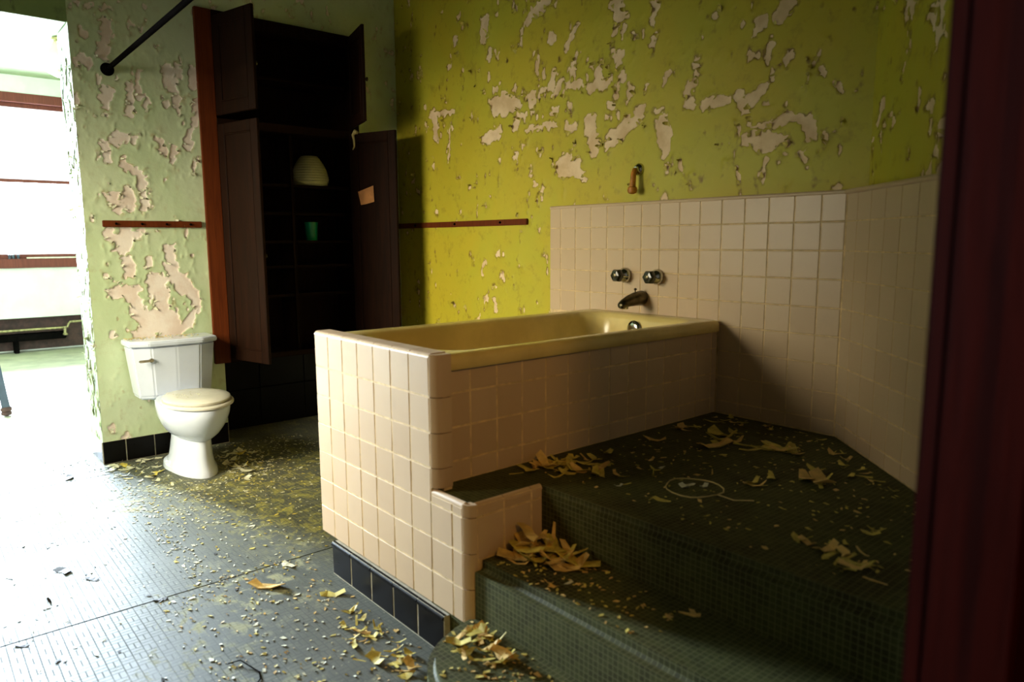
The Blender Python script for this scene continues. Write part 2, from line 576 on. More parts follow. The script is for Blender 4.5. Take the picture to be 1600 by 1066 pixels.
def peel_wall(name, O, U, N, ulen, z0, z1, step, caps, mat, seed, extra=0.0, hole=None, curls=120, curl_mat='flake_pale', curlsize=(0.012, 0.03)):
    """a plaster surface with torn paint: caps are bare patches (u1,z1,u2,z2,radius); paint stands proud and curls at tears"""
    O, U, N = np.array(O, float), np.array(U, float), np.array(N, float)
    nu, nz = int(ulen / step) + 1, int((z1 - z0) / step) + 1
    us, zs = np.linspace(0, ulen, nu), np.linspace(z0, z1, nz)
    u, z = np.meshgrid(us, zs, indexing='ij')
    wu = u + (fbm(u, z, 0.05, seed) - 0.5) * 0.05 + (fbm(u, z, 0.02, seed + 20, 2) - 0.5) * 0.034
    wz = z + (fbm(u, z, 0.06, seed + 5) - 0.5) * 0.06 + (fbm(u, z, 0.02, seed + 25, 2) - 0.5) * 0.034
    d = np.full(u.shape, 0.2)
    for (a1, b1, a2, b2, r) in caps:
        dx, dz = a2 - a1, b2 - b1
        L = dx * dx + dz * dz + 1e-9
        t = np.clip(((wu - a1) * dx + (wz - b1) * dz) / L, 0, 1)
        d = np.minimum(d, np.hypot(wu - a1 - t * dx, wz - b1 - t * dz) - r)
    if extra > 0:
        n = fbm(u * 1.3, z * 0.8, 0.055, seed + 40, 3)
        msk = fbm(u, z, 0.5, seed + 60, 2)
        d = np.minimum(d, (0.80 - extra * np.clip((msk - 0.42) * 3, 0, 1) - n) * 0.10)
    h = np.where(d > 0, 0.0022 + np.exp(-np.clip(d, 0, 1) / 0.011) * (0.001 + 0.010 * fbm(u, z, 0.045, seed + 80, 2) ** 2), 0.0)
    h = np.where(np.abs(d) < 0.0035, h * np.clip((d + 0.0035) / 0.007, 0, 1), h)
    h = h + (fbm(u, z, 0.3, seed + 90, 3) - 0.5) * 0.006 - 0.003
    P = O[None, None, :] + u[..., None] * U + h[..., None] * N
    P[..., 2] += z
    idx = np.arange(nu * nz).reshape(nu, nz)
    q = np.stack([idx[:-1, :-1], idx[1:, :-1], idx[1:, 1:], idx[:-1, 1:]], -1)
    if np.dot(np.cross(U, [0, 0, 1]), N) < 0:
        q = q[..., ::-1]
    keep = np.ones((nu - 1, nz - 1), bool)
    if hole:
        uc, zc = (u[:-1, :-1] + u[1:, 1:]) / 2, (z[:-1, :-1] + z[1:, 1:]) / 2
        keep = ~hole(uc, zc)
    q = q[keep].reshape(-1, 4)
    me = bpy.data.meshes.new(name)
    me.vertices.add(nu * nz)
    me.vertices.foreach_set('co', P.reshape(-1))
    me.loops.add(q.size)
    me.loops.foreach_set('vertex_index', q.reshape(-1).astype(np.int32))
    me.polygons.add(len(q))
    me.polygons.foreach_set('loop_start', np.arange(0, q.size, 4, dtype=np.int32))
    me.polygons.foreach_set('use_smooth', np.ones(len(q), bool))
    at = me.attributes.new('peel', 'FLOAT', 'POINT')
    at.data.foreach_set('value', d.reshape(-1).astype(np.float32))
    me.update(calc_edges=True)
    me.validate()
    o = struct(obj(name, me, mat))
    # curls of loose paint along the tears
    gu, gz = np.gradient(d, step)
    ok = (np.abs(d) < step * 0.7)
    if hole:
        ok &= ~hole(u, z)
    ii = np.argwhere(ok)
    r = np.random.RandomState(seed + 3)
    if len(ii) and curls:
        vs_, fs = [], []
        for (i, j) in ii[r.permutation(len(ii))[:curls]]:
            g = np.array([gu[i, j], gz[i, j]])
            g = -g / (np.linalg.norm(g) + 1e-6)
            a = r.uniform(-0.5, 0.5)
            g = np.array([g[0] * math.cos(a) - g[1] * math.sin(a), g[0] * math.sin(a) + g[1] * math.cos(a)])
            t3 = U * g[0] + np.array([0, 0, g[1]])
            s3 = np.cross(N, t3)
            L, W, R = r.uniform(*curlsize), r.uniform(*curlsize) * 0.8, r.uniform(0.012, 0.03)
            root = P[i, j] + N * 0.001 - t3 * 0.004
            b = len(vs_)
            for k in range(4):
                s = L * k / 3
                c = root + t3 * (R * math.sin(s / R)) + N * (R * (1 - math.cos(s / R)) + 0.001)
                w = W * (1 - 0.22 * k) * r.uniform(0.7, 1.1) / 2
                vs_ += [c - s3 * w, c + s3 * w]
            for k in range(3):
                fs.append((b + 2 * k, b + 2 * k + 1, b + 2 * k + 3, b + 2 * k + 2))
        cme = mesh_from('paint_curls', vs_, fs)
        c = obj('paint_curls', cme, curl_mat, o)
        c['kind'] = 'stuff'
    return o


# ================================================================== THE SETTING
CEIL = 3.09
XL, XR, YB, YF = -1.84, 2.389, 0.11, -3.5
FARX = -7.2

# bare patches, metres: back wall (x, z), left wall (y, z), corner wall (u, z)
BACK_CAPS = [
    (0.718, 2.499, 0.717, 2.463, 0.0197), (1.03, 2.545, 1.015, 2.437, 0.0304), (1.061, 2.361, 1.061, 2.327, 0.0234), (1.562, 2.506, 1.411, 2.449, 0.0279),
    (1.601, 2.326, 1.601, 2.296, 0.0233), (1.771, 2.339, 1.706, 2.25, 0.0144), (1.791, 2.209, 1.779, 2.186, 0.0164), (1.765, 2.164, 1.766, 2.145, 0.0134),
    (2.071, 2.374, 2.073, 2.319, 0.0326), (2.02, 2.386, 2.123, 2.308, 0.0172), (2.294, 2.329, 2.273, 2.256, 0.0137), (2.048, 2.26, 2.036, 2.226, 0.0155),
    (2.105, 2.262, 2.1, 2.217, 0.0096), (2.155, 2.21, 2.168, 2.194, 0.0123), (2.221, 2.223, 2.216, 2.193, 0.0103), (2.292, 2.199, 2.258, 2.154, 0.0111),
    (2.07, 2.136, 2.058, 2.092, 0.0174), (1.892, 2.117, 1.892, 2.117, 0.012), (1.94, 2.075, 1.941, 2.051, 0.0239), (1.866, 2.01, 2.014, 2.034, 0.0219),
    (1.723, 2.052, 1.824, 2.041, 0.0144), (1.656, 2.058, 1.618, 2.013, 0.0191), (1.524, 2.074, 1.524, 2.064, 0.0119), (1.435, 2.067, 1.41, 2.028, 0.0199),
    (1.301, 2.109, 1.301, 2.109, 0.0203), (1.112, 2.038, 1.291, 2.018, 0.0437), (1.204, 2.058, 1.203, 1.992, 0.0345), (1.618, 1.925, 1.618, 1.925, 0.0214),
    (1.734, 1.95, 1.727, 1.916, 0.0136), (1.732, 1.839, 1.754, 1.837, 0.0314), (1.393, 1.864, 1.618, 1.858, 0.0131), (1.317, 1.944, 1.29, 1.881, 0.0181),
    (1.138, 1.888, 1.015, 1.844, 0.0307), (0.475, 2.065, 0.497, 1.924, 0.0286), (0.452, 2.075, 0.695, 2.051, 0.0205), (1.889, 1.86, 1.883, 1.801, 0.0284),
    (1.904, 1.769, 1.912, 1.69, 0.0284), (2.218, 1.864, 2.134, 1.801, 0.0249), (2.121, 1.793, 2.019, 1.728, 0.0294), (2.029, 1.909, 2.036, 1.908, 0.0216),
    (2.119, 1.91, 2.119, 1.901, 0.0106), (2.155, 1.96, 2.137, 1.935, 0.0115), (2.097, 2.043, 2.098, 2.015, 0.0164), (2.064, 1.998, 2.057, 1.961, 0.0146),
    (2.245, 1.973, 2.234, 1.943, 0.0084), (2.365, 2.01, 2.344, 1.961, 0.0119), (2.307, 1.851, 2.342, 1.847, 0.0102), (1.666, 1.629, 1.77, 1.632, 0.0381),
    (1.711, 1.678, 1.711, 1.616, 0.0275), (1.771, 1.601, 1.858, 1.564, 0.0166), (1.298, 1.742, 1.298, 1.714, 0.0148), (1.417, 1.649, 1.434, 1.604, 0.0112),
    (1.467, 1.558, 1.467, 1.536, 0.01), (2.338, 1.767, 2.347, 1.676, 0.0296), (2.837, 2.145, 2.808, 2.081, 0.0164), (2.953, 2.156, 2.916, 2.134, 0.0302),
    (2.886, 2.037, 2.875, 1.993, 0.0178), (2.783, 2.019, 2.798, 1.992, 0.0141), (2.971, 1.975, 2.947, 1.933, 0.0104), (2.9, 1.93, 2.897, 1.9, 0.0122),
    (3.098, 1.891, 3.098, 1.891, 0.0131), (3.152, 1.834, 3.181, 1.782, 0.0106), (2.545, 1.968, 2.482, 1.927, 0.0125), (2.483, 1.918, 2.502, 1.829, 0.0197),
    (2.565, 1.841, 2.686, 1.845, 0.0148), (2.739, 1.845, 2.775, 1.783, 0.0186), (2.797, 1.82, 2.867, 1.869, 0.0149), (2.884, 1.808, 2.884, 1.8, 0.0106),
    (3.011, 1.835, 3.011, 1.835, 0.0071), (2.796, 1.731, 2.811, 1.701, 0.0101), (2.811, 1.701, 2.893, 1.699, 0.0083), (2.893, 1.703, 2.961, 1.738, 0.0114),
    (2.971, 1.725, 3.063, 1.713, 0.0159), (3.068, 1.705, 3.067, 1.637, 0.0251), (2.786, 1.647, 2.966, 1.648, 0.0248), (2.852, 1.62, 2.888, 1.616, 0.0199),
    (3.02, 1.587, 3.059, 1.555, 0.0111), (2.342, 1.797, 2.369, 1.658, 0.0279), (3.192, 1.601, 3.186, 1.572, 0.0084), (3.198, 1.692, 3.199, 1.681, 0.0076),
    (2.37, 2.007, 2.343, 1.958, 0.0083), (2.275, 2.325, 2.259, 2.267, 0.0093), (2.29, 2.194, 2.273, 2.153, 0.0112), (2.532, 2.021, 2.533, 2.004, 0.0106),
]
LEFT_CAPS = [
    (0.18, 2.408, 0.155, 2.242, 0.0227), (0.156, 2.078, 0.156, 1.988, 0.0229), (0.151, 1.925, 0.151, 1.925, 0.0115), (0.275, 2.107, 0.264, 1.951, 0.0175),
    (0.32, 2.183, 0.317, 2.042, 0.0102), (0.345, 2.06, 0.354, 2.004, 0.0103), (0.487, 2.221, 0.487, 2.121, 0.027), (0.545, 2.244, 0.54, 2.171, 0.0136),
    (0.506, 2.094, 0.514, 1.993, 0.0136), (0.453, 2.029, 0.453, 2.029, 0.015), (0.624, 2.241, 0.619, 2.152, 0.0199), (0.626, 2.035, 0.604, 1.928, 0.02),
    (0.582, 1.881, 0.559, 1.789, 0.0169), (0.404, 1.821, 0.428, 1.765, 0.018), (0.486, 1.784, 0.474, 1.709, 0.0137), (0.607, 1.725, 0.589, 1.641, 0.0078),
    (0.188, 1.81, 0.228, 1.828, 0.0218), (0.134, 1.785, 0.135, 1.7, 0.0216), (0.282, 1.832, 0.282, 1.797, 0.0147), (0.219, 1.692, 0.255, 1.637, 0.0176),
    (0.255, 1.644, 0.315, 1.626, 0.0163), (0.301, 1.625, 0.31, 1.56, 0.0178), (0.153, 1.503, 0.166, 1.417, 0.0204), (0.22, 1.52, 0.228, 1.448, 0.0295),
    (0.315, 1.524, 0.316, 1.45, 0.0209), (0.118, 1.294, 0.136, 1.272, 0.0263), (0.204, 1.302, 0.185, 1.214, 0.0266), (0.257, 1.287, 0.257, 1.287, 0.0194),
    (0.198, 1.125, 0.202, 1.088, 0.0297), (0.316, 1.145, 0.315, 1.123, 0.0106), (0.42, 1.212, 0.453, 1.058, 0.0216), (0.17, 1.215, 0.195, 1.221, 0.0215),
    (0.195, 1.134, 0.211, 1.1, 0.0271), (0.442, 1.219, 0.443, 1.198, 0.0154), (0.428, 1.101, 0.472, 0.973, 0.0338), (0.307, 1.139, 0.308, 1.105, 0.0124),
    (0.111, 0.97, 0.221, 0.985, 0.0297), (0.211, 0.931, 0.27, 0.775, 0.0329), (0.344, 1.021, 0.37, 0.824, 0.0418), (0.388, 0.808, 0.388, 0.702, 0.0451),
    (0.255, 0.742, 0.333, 0.763, 0.0333), (0.532, 0.949, 0.56, 0.854, 0.023), (0.496, 1.029, 0.53, 0.928, 0.0214), (0.523, 0.813, 0.435, 0.712, 0.0228),
    (0.203, 0.728, 0.208, 0.711, 0.0165), (0.095, 0.755, 0.105, 0.727, 0.0162), (0.313, 0.842, 0.373, 0.774, 0.0251),
]
CORNER_CAPS = [
    (0.092, 1.729, 0.045, 1.668, 0.014), (0.015, 1.595, -0.042, 1.573, 0.007), (0.219, 1.808, 0.211, 1.772, 0.007), (-0.036, 1.944, -0.034, 1.929, 0.0062),
    (0.42, 1.827, 0.4, 1.803, 0.0062), (0.212, 1.667, 0.199, 1.656, 0.0054),
]
END_CAPS = [
    (0.27, 0.5, 0.29, 1.1, 0.006), (0.28, 1.3, 0.285, 1.9, 0.006), (0.03, 0.4, 0.05, 2.2, 0.006),
]


flo = struct(box('floor', (-7.5, 4.6, -6.0, 2.2, -0.12, -0.004), 'far_floor'))
box('underlay', (-2.15, 4.5, YF, YB, -0.0058, -0.0042), 'flake_dark', flo)
for (a, b) in ((-2.15, -1.634), (-1.626, 0.036), (0.044, 2.30)):
    box('linoleum_sheet', (a, b, YF, YB, -0.006, 0.0), 'floor', flo)
box('linoleum_sheet', (2.304, 4.5, YF, 0.0, -0.006, 0.0), 'floor', flo)

# ceiling of the bathroom, hall and far room
struct(box('ceiling', (-2.15, 4.6, -6.0, 2.2, CEIL, CEIL + 0.12), 'ceiling'))
struct(box('ceiling_far', (-7.5, -2.15, -6.0, 2.2, CEIL, CEIL + 0.12), 'ceiling_far'))

# left wall with the cabinet recess, seen end on at the opening
CY0, CY1, CZ0, CZ1 = -1.235, -0.20, 0.505, 2.585


def left_hole(u, z):
    y = u - 1.87
    return ((y > CY0 + 0.02) & (y < CY1 - 0.02) & (z > CZ0 + 0.02) & (z < CZ1 - 0.02)) | ((y > -1.172) & (y < CY1) & (z < CZ0 + 0.03))


wl = peel_wall('wall_left', (XL, -1.87, 0), (0, 1, 0), (1, 0, 0), 1.98, 0, CEIL, 0.0065, [(a, b, c, d, r * 1.25) for a, b, c, d, r in LEFT_CAPS], 'paint_left', 100, 0.17, left_hole, 260, 'flake_pale')
obj('wall_body', boxes('wall_body', [
    (-2.15, XL - 0.012, -1.866, CY0 + 0.01, CZ0, CEIL), (-2.15, XL - 0.012, -1.866, -1.172, 0, CZ0),
    (-2.15, XL - 0.012, CY1 - 0.01, YB + 0.1, 0, CEIL), (-2.15, XL - 0.012, CY0, CY1, CZ1 - 0.01, CEIL),
    (-2.15, -2.135, -1.2, CY1, 0, CZ1)]), 'paint_plain', wl)
pe = peel_wall('wall_left_end', (-2.15, -1.87, 0), (1, 0, 0), (0, -1, 0), 0.31, 0, CEIL, 0.006, END_CAPS, 'paint_end', 300, 0.34, None, 60, 'flake_pale')
# lintel over the opening and the wall beyond it
hd = peel_wall('wall_lintel', (XL, -2.95, 0), (0, 1, 0), (1, 0, 0), 1.08, 2.385, CEIL, 0.012, [], 'paint_end', 400, 0.3, None, 0)
box('wall_body', (-2.15, XL - 0.012, -2.95, -1.875, 2.385, CEIL), 'paint_plain', hd)
struct(box('wall_left_front', (-2.15, XL, -6.0, -2.95, 0, CEIL), 'paint_plain'))
struct(box('wall_left_rear', (-2.15, -2.03, YB + 0.1, 2.2, 0, CEIL), 'paint_plain'))

# tiled niche under the cabinet
box('tile_backing', (-2.138, -2.1335, -1.18, CY1, 0, 0.507), 'iron', wl)
lay_tiles(wl, 'tile', (-2.134, -1.17, 0), (0, 1, 0), (1, 0, 0), [0, 0.32, 0.64, 0.97], [0.002, 0.262, 0.505], 'black_tile')

# black base tiles on the left wall
bl = struct(obj('baseboard_left', boxes('baseboard_left', [(XL - 0.004, XL + 0.004, -1.868, -1.175, 0, 0.128), (-2.15, XL, -1.876, -1.866, 0, 0.128)]), 'white_grout'))
lay_tiles(bl, 'tile', (XL + 0.003, -1.874, 0), (0, 1, 0), (1, 0, 0), [0, 0.118, 0.27, 0.422, 0.574, 0.70], [0.0, 0.13], 'black_tile', 0.004, t=0.010)
lay_tiles(bl, 'tile', (-2.15, -1.875, 0), (1, 0, 0), (0, -1, 0), [0, 0.152, 0.304], [0.0, 0.13], 'black_tile', 0.004, t=0.008)

# back wall above and beside the tiled dado
wbk = peel_wall('wall_back', (XL - 0.02, YB, 0), (1, 0, 0), (0, -1, 0), 3.33, 0.4, CEIL, 0.0068, [(a, b, c, d, r * 1.15) for a, b, c, d, r in BACK_CAPS], 'paint_back', 500, 0.12, None, 420, 'flake_yellow', (0.014, 0.04))
box('wall_body', (-2.15, 1.62, YB + 0.012, YB + 0.14, 0, CEIL), 'paint_plain', wbk)
# angled corner wall
A45 = math.radians(-43.69)
AU = (math.cos(A45), math.sin(A45), 0)
AN = (math.sin(A45), -math.cos(A45), 0)
CX = 1.415
ox, oy = CX - AN[0] * 0.10 + 0.0, 0.0 - AN[1] * 0.10
s_ = (YB - oy) / AU[1]
wck = peel_wall('wall_corner', (ox + AU[0] * s_, oy + AU[1] * s_, 0), AU, AN, 1.55, 0.4, CEIL, 0.009, CORNER_CAPS, 'paint_back', 700, 0.34, None, 160, 'flake_yellow', (0.014, 0.04))
# right wall piece up to the doorway, hall, front wall
struct(box('wall_right', (XR, XR + 0.10, -1.83, 0.2, 0, CEIL), 'paint_hall'))
struct(box('wall_right_head', (XR, XR + 0.10, -2.95, -1.83, 2.1, CEIL), 'paint_hall'))
struct(box('wall_right_front', (XR, XR + 0.10, -6.0, -2.95, 0, CEIL), 'paint_hall'))
struct(box('wall_hall_end', (4.5, 4.6, -6.0, 2.2, 0, CEIL), 'paint_hall'))
struct(box('wall_hall_rear', (XR, 4.6, -0.1, 0.0, 0, CEIL), 'paint_hall'))
wf = struct(obj('wall_front', boxes('wall_front', [
    (XL, -1.42, YF - 0.12, YF, 0, CEIL), (-0.08, 4.6, YF - 0.12, YF, 0, CEIL), (-1.42, -0.08, YF - 0.12, YF, 0, 0.92), (-1.42, -0.08, YF - 0.12, YF, 2.18, CEIL)]), 'paint_front'))

# far room
struct(obj('wall_far', boxes('wall_far', [
    (FARX - 0.16, FARX, -6.0, -3.6, 0, CEIL), (FARX - 0.16, FARX, -2.65, -2.55, 0, CEIL), (FARX - 0.16, FARX, -0.80, 2.2, 0, CEIL),
    (FARX - 0.16, FARX, -3.6, -2.65, 0, 0.97), (FARX - 0.16, FARX, -2.55, -0.80, 0.40, 0.97), (FARX - 0.30, FARX - 0.16, -2.6, -0.75, 0, 0.97),
    (FARX - 0.16, FARX, -3.6, -2.65, 2.86, CEIL), (FARX - 0.16, FARX, -2.55, -0.80, 2.86, CEIL)]), 'paint_plain'))
struct(box('wall_far_front', (-7.4, -2.15, -6.1, -6.0, 0, CEIL), 'paint_plain'))
struct(box('wall_far_rear', (-7.4, -2.03, 2.2, 2.3, 0, CEIL), 'paint_plain'))


def window(name, axis, plane, a0, a1, z0, z1, mid, depth=0.06):
    """double-hung window: a = extent along the wall; plane = inner wall face"""
    def B(d0, d1, p0, p1, q0, q1):
        return (plane - d1, plane - d0, p0, p1, q0, q1) if axis == 'x' else (p0, p1, plane - d1, plane - d0, q0, q1)
    fr = boxes(name, [B(-0.02, 0.10, a0, a0 + 0.09, z0, z1), B(-0.02, 0.10, a1 - 0.09, a1, z0, z1), B(-0.02, 0.10, a0 + 0.09, a1 - 0.09, z1 - 0.10, z1)], 0.006)
    w = struct(obj(name, fr, 'wood_window'))
    obj('upper_sash', boxes('upper_sash', [B(0.06, 0.10, a0 + 0.09, a1 - 0.09, mid - 0.015, mid + 0.02), B(0.06, 0.10, a0 + 0.09, a0 + 0.13, mid, z1 - 0.1), B(0.06, 0.10, a1 - 0.13, a1 - 0.09, mid, z1 - 0.1), B(0.06, 0.10, a0 + 0.09, a1 - 0.09, z1 - 0.145, z1 - 0.1)], 0.004), 'wood_window', w)
    obj('lower_sash', boxes('lower_sash', [B(0.015, 0.055, a0 + 0.09, a1 - 0.09, mid - 0.02, mid + 0.015), B(0.015, 0.055, a0 + 0.09, a0 + 0.13, z0 + 0.05, mid), B(0.015, 0.055, a1 - 0.13, a1 - 0.09, z0 + 0.05, mid), B(0.015, 0.055, a0 + 0.09, a1 - 0.09, z0 + 0.03, z0 + 0.08)], 0.004), 'wood_window', w)
    box('pane', B(0.076, 0.080, a0 + 0.12, a1 - 0.12, mid, z1 - 0.13), 'glass', w)
    box('pane', B(0.034, 0.038, a0 + 0.12, a1 - 0.12, z0 + 0.07, mid), 'glass', w)
    box('window_sill', B(-0.06, 0.10, a0 - 0.05, a1 + 0.05, z0 - 0.075, z0 + 0.03), 'wood_window', w, 0.008)
    return w


window('window_1', 'x', FARX, -2.55, -0.80, 1.045, 2.90, 1.945)
window('window_2', 'x', FARX, -3.60, -2.65, 1.045, 2.90, 1.945)
window('window_3', 'y', YF, -1.42, -0.08, 0.98, 2.18, 1.6)
struct(box('ground_outside', (-30, -7.6, -30, 30, -0.8, -0.7), 'stone'))

# door frame beside the camera (jamb, stop and casing)
JX = XR
dj = struct(obj('door_1', boxes('door_1', [(JX, XR + 0.125, -1.852, -1.82, 0.0, 2.12), (JX, XR + 0.125, -2.96, -2.93, 0, 2.12), (JX, XR + 0.125, -2.93, -1.85, 2.09, 2.12)], 0.004), 'wood_jamb'))
obj('door_stop', boxes('door_stop', [(JX + 0.050, JX + 0.085, -1.864, -1.85, 0.0, 2.09), (JX + 0.05, JX + 0.085, -2.93, -2.918, 0, 2.09)], 0.003), 'wood_jamb', dj)
obj('casing', boxes('casing', [(JX - 0.022, JX + 0.002, -1.846, -1.75, 0.0, 2.2), (JX - 0.022, JX + 0.002, -3.03, -2.935, 0, 2.2)], 0.006), 'wood_jamb', dj)
obj('casing', boxes('casing', [(XR + 0.12, XR + 0.145, -1.846, -1.75, 0.0, 2.2), (XR + 0.12, XR + 0.145, -3.03, -2.935, 0, 2.2)], 0.006), 'wood_jamb', dj)

# ================================================================== TILED DADO behind the tub
T = 0.108
rows = [0.497] + [1.415 - k * T for k in range(8, 0, -1)] + [1.418]
back_cols = [-0.165] + [0.890 + k * T for k in range(-9, 5)] + [CX]
behind_tub = lambda cu, cz: (cu < 0.885 and cz < 0.86)
bk = box('tile_backing', (-0.163, CX + 0.05, 0.008, YB + 0.004, 0.3, 1.412), 'grout', wbk)
lay_tiles(wbk, 'tile', (0, 0.008, 0), (1, 0, 0), (0, -1, 0), back_cols, rows, 'pink', skip=behind_tub)
lay_tiles(wbk, 'edge_tile', (-0.165, YB, 0), (0, -1, 0), (-1, 0, 0), [0, 0.10], rows, 'pink')
obj('cap_trim', tube('cap_trim', [(-0.163, 0.012, 1.414), (CX + 0.004, 0.012, 1.414)], 0.009), 'pink', wbk)
acols = [0.0] + [0.092 + k * T for k in range(0, 12)]
bo = (CX + AN[0] * -0.008, AN[1] * -0.008, 0)
vs_ = []
L1 = acols[-1]
for (s, n) in ((-0.0, 0.0), (L1, 0.0), (L1, -0.095), (-0.04, -0.095)):
    vs_.append((bo[0] + AU[0] * s + AN[0] * n, bo[1] + AU[1] * s + AN[1] * n))
obj('tile_backing', prism('tile_backing', vs_, 0.3, 1.412), 'grout', wck)
lay_tiles(wck, 'tile', bo, AU, AN, acols, rows, 'pink')
obj('cap_trim', tube('cap_trim', [(CX, 0.006, 1.414), (CX + AU[0] * L1 - AN[0] * 0.006, AU[1] * L1 - AN[1] * 0.006, 1.414)], 0.009), 'pink', wck)

# ================================================================== STEPS AND LANDING
pf = empty('tub_steps', (1.7, -1.0, 0), 'dark green mosaic steps and landing rising to the bathtub', 'steps')
obj('landing', prism('landing', [(0.89, -1.497), (1.088, -1.497), (1.088, -1.22), (XR - 0.004, -1.22), (XR - 0.004, -0.93), (1.43, -0.012), (0.89, -0.012)], 0.0, 0.497, 0.026, 5, skip=(0, 1, 3, 4, 5, 6)), 'mosaic', pf, True)
obj('middle_step', prism('middle_step', [(1.105, -1.49), (XR - 0.004, -1.49), (XR - 0.004, -1.215), (1.105, -1.215)], 0.0, 0.331, 0.028, 5, skip=(1, 2, 3)), 'mosaic', pf, True)
poly = [(1.098, -1.487)]
for i in range(0, 13):
    a = math.radians(180 + 90 * i / 12)
    poly.append((1.345 + 0.262 * math.cos(a), -1.505 + 0.262 * math.sin(a)))
poly += [(XR - 0.004, -1.767), (XR - 0.004, -1.485)]
obj('bottom_step', prism('bottom_step', poly, 0.0, 0.166, 0.022, 5, skip=(len(poly) - 3, len(poly) - 2, len(poly) - 1)), 'mosaic', pf, True)

# ================================================================== TUB SURROUND
ts = empty('tub_surround', (0.5, -0.8, 0), 'pink square tiled enclosure around the bathtub with black base tiles', 'tub surround')
obj('mortar_bed', boxes('mortar_bed', [
    (0.862, 0.891, -1.45, -0.002, 0.40, 0.852), (0.160, 0.914, -1.506, -1.446, 0.140, 0.910), (0.914, 0.940, -1.477, -1.447, 0.140, 0.909), (0.90, 1.067, -1.506, -1.455, 0.140, 0.494), (1.067, 1.0979, -1.477, -1.455, 0.140, 0.493),
    (1.06, 1.0978, -1.454, -1.225, 0.30, 0.494), (0.164, 0.195, -1.505, -0.002, 0.140, 0.87), (0.26, 1.06, -1.475, -0.05, 0.0, 0.45)], 0.0008, 1), 'grout', ts)
zr_ = [0.892 - k * T for k in range(7, 0, -1)]
fcol = [0.156 + k * T for k in range(7)]
lay_tiles(ts, 'tile', (0, -1.505, 0), (1, 0, 0), (0, -1, 0), fcol + [0.912], zr_ + [0.905], 'pink')
lay_tiles(ts, 'tile', (0, -1.505, 0), (1, 0, 0), (0, -1, 0), [0.912, 1.02, 1.069], [0.136, 0.244, 0.352, 0.46], 'pink')
lay_tiles(ts, 'tile', (0, -1.505, 0), (1, 0, 0), (0, -1, 0), [0.914, 1.02, 1.069], [0.46, 0.488], 'pink')


def bullnose(name, p0, p1, n1, n2, r, parent, mat='pink', ext=0.0):
    """quarter-round trim tile between two faces: p0-p1 axis, rounding from n1 to n2, optional flat leg ext along -n1"""
    p0, p1, n1, n2 = Vector(p0), Vector(p1), Vector(n1), Vector(n2)
    rings = []
    for p in (p0, p1):
        ring = [p]
        for i in range(9):
            a = math.pi / 2 * i / 8
            ring.append(p + n1 * (r * math.cos(a)) + n2 * (r * math.sin(a)))
        if ext:
            ring.append(p + n2 * r - n1 * ext)
            ring.append(p - n1 * ext)
        rings.append([tuple(v) for v in ring])
    if (Vector(rings[0][2]) - Vector(rings[0][1])).cross(p1 - p0).dot(n1 + n2) < 0:
        pass
    me = loft(name, rings, smooth=False)
    bm = bmesh.new()
    bm.from_mesh(me)
    bmesh.ops.recalc_face_normals(bm, faces=bm.faces)
    bm.to_mesh(me)
    bm.free()
    me.polygons.foreach_set('use_smooth', [len(p.vertices) == 4 for p in me.polygons])
    return obj(name, me, mat, parent)


# rounded top of the foot wall, one trim tile per column
tops = fcol + [0.912]
for i in range(7):
    bullnose('bullnose_tile', (tops[i] + 0.0015, -1.4927, 0.900), (tops[i + 1] - 0.0015, -1.4927, 0.900), (0, -1, 0), (0, 0, 1), 0.0145, ts, ext=0.05)
# rounded outer corner of the foot wall
cz = [0.506] + [z for z in zr_ if z > 0.52] + [0.914]
for i in range(len(cz) - 1):
    bullnose('bullnose_tile', (0.914, -1.4762, cz[i] + 0.0015), (0.914, -1.4762, cz[i + 1] - 0.0015), (0, -1, 0), (1, 0, 0), 0.031, ts, ext=0.028)
# rounded top and corner of the lower cheek
bullnose('bullnose_tile', (0.914, -1.4927, 0.488), (1.070, -1.4927, 0.488), (0, -1, 0), (0, 0, 1), 0.0145, ts)
cz = [0.136, 0.244, 0.352, 0.46, 0.50]
for i in range(4):
    bullnose('bullnose_tile', (1.0686, -1.4762, cz[i] + 0.0015), (1.0686, -1.4762, cz[i + 1] - 0.0015), (0, -1, 0), (1, 0, 0), 0.031, ts)
lay_tiles(ts, 'tile', (1.097, 0, 0), (0, 1, 0), (1, 0, 0), [-1.4762, -1.375, -1.267, -1.221], [0.331, 0.46, 0.488], 'pink')
for a, b in ((-1.478, -1.375), (-1.375, -1.267), (-1.267, -1.221)):
    bullnose('bullnose_tile', (1.0846, a + 0.0018, 0.486), (1.0846, b - 0.0018, 0.486), (1, 0, 0), (0, 0, 1), 0.0145, ts)
# apron and rear face
ac = [-1.446 + k * T for k in range(14)] + [-0.003]
lay_tiles(ts, 'tile', (0.890, 0, 0), (0, 1, 0), (1, 0, 0), ac, [0.497, 0.563, 0.671, 0.779, 0.852], 'pink')
lay_tiles(ts, 'tile', (0.164, 0, 0), (0, -1, 0), (-1, 0, 0), [0.003] + [1.446 - k * T for k in range(13, -1, -1)] + [1.503], zr_ + [0.87], 'pink')
# black base with rounded cap
obj('base_bed', boxes('base_bed', [(0.258, 0.985, -1.5168, -1.47, 0.0, 0.126)]), 'white_grout', ts)
bc_ = [0.256 + k * 0.1455 for k in range(6)]
lay_tiles(ts, 'base_tile', (0, -1.514, 0), (1, 0, 0), (0, -1, 0), bc_, [0.0, 0.112], 'black_tile', 0.004, t=0.010)
for i in range(5):
    bullnose('base_cap_tile', (bc_[i] + 0.002, -1.508, 0.113), (bc_[i + 1] - 0.002, -1.508, 0.113), (0, -1, 0), (0, 0, 1), 0.015, ts, 'black_tile', 0.0)

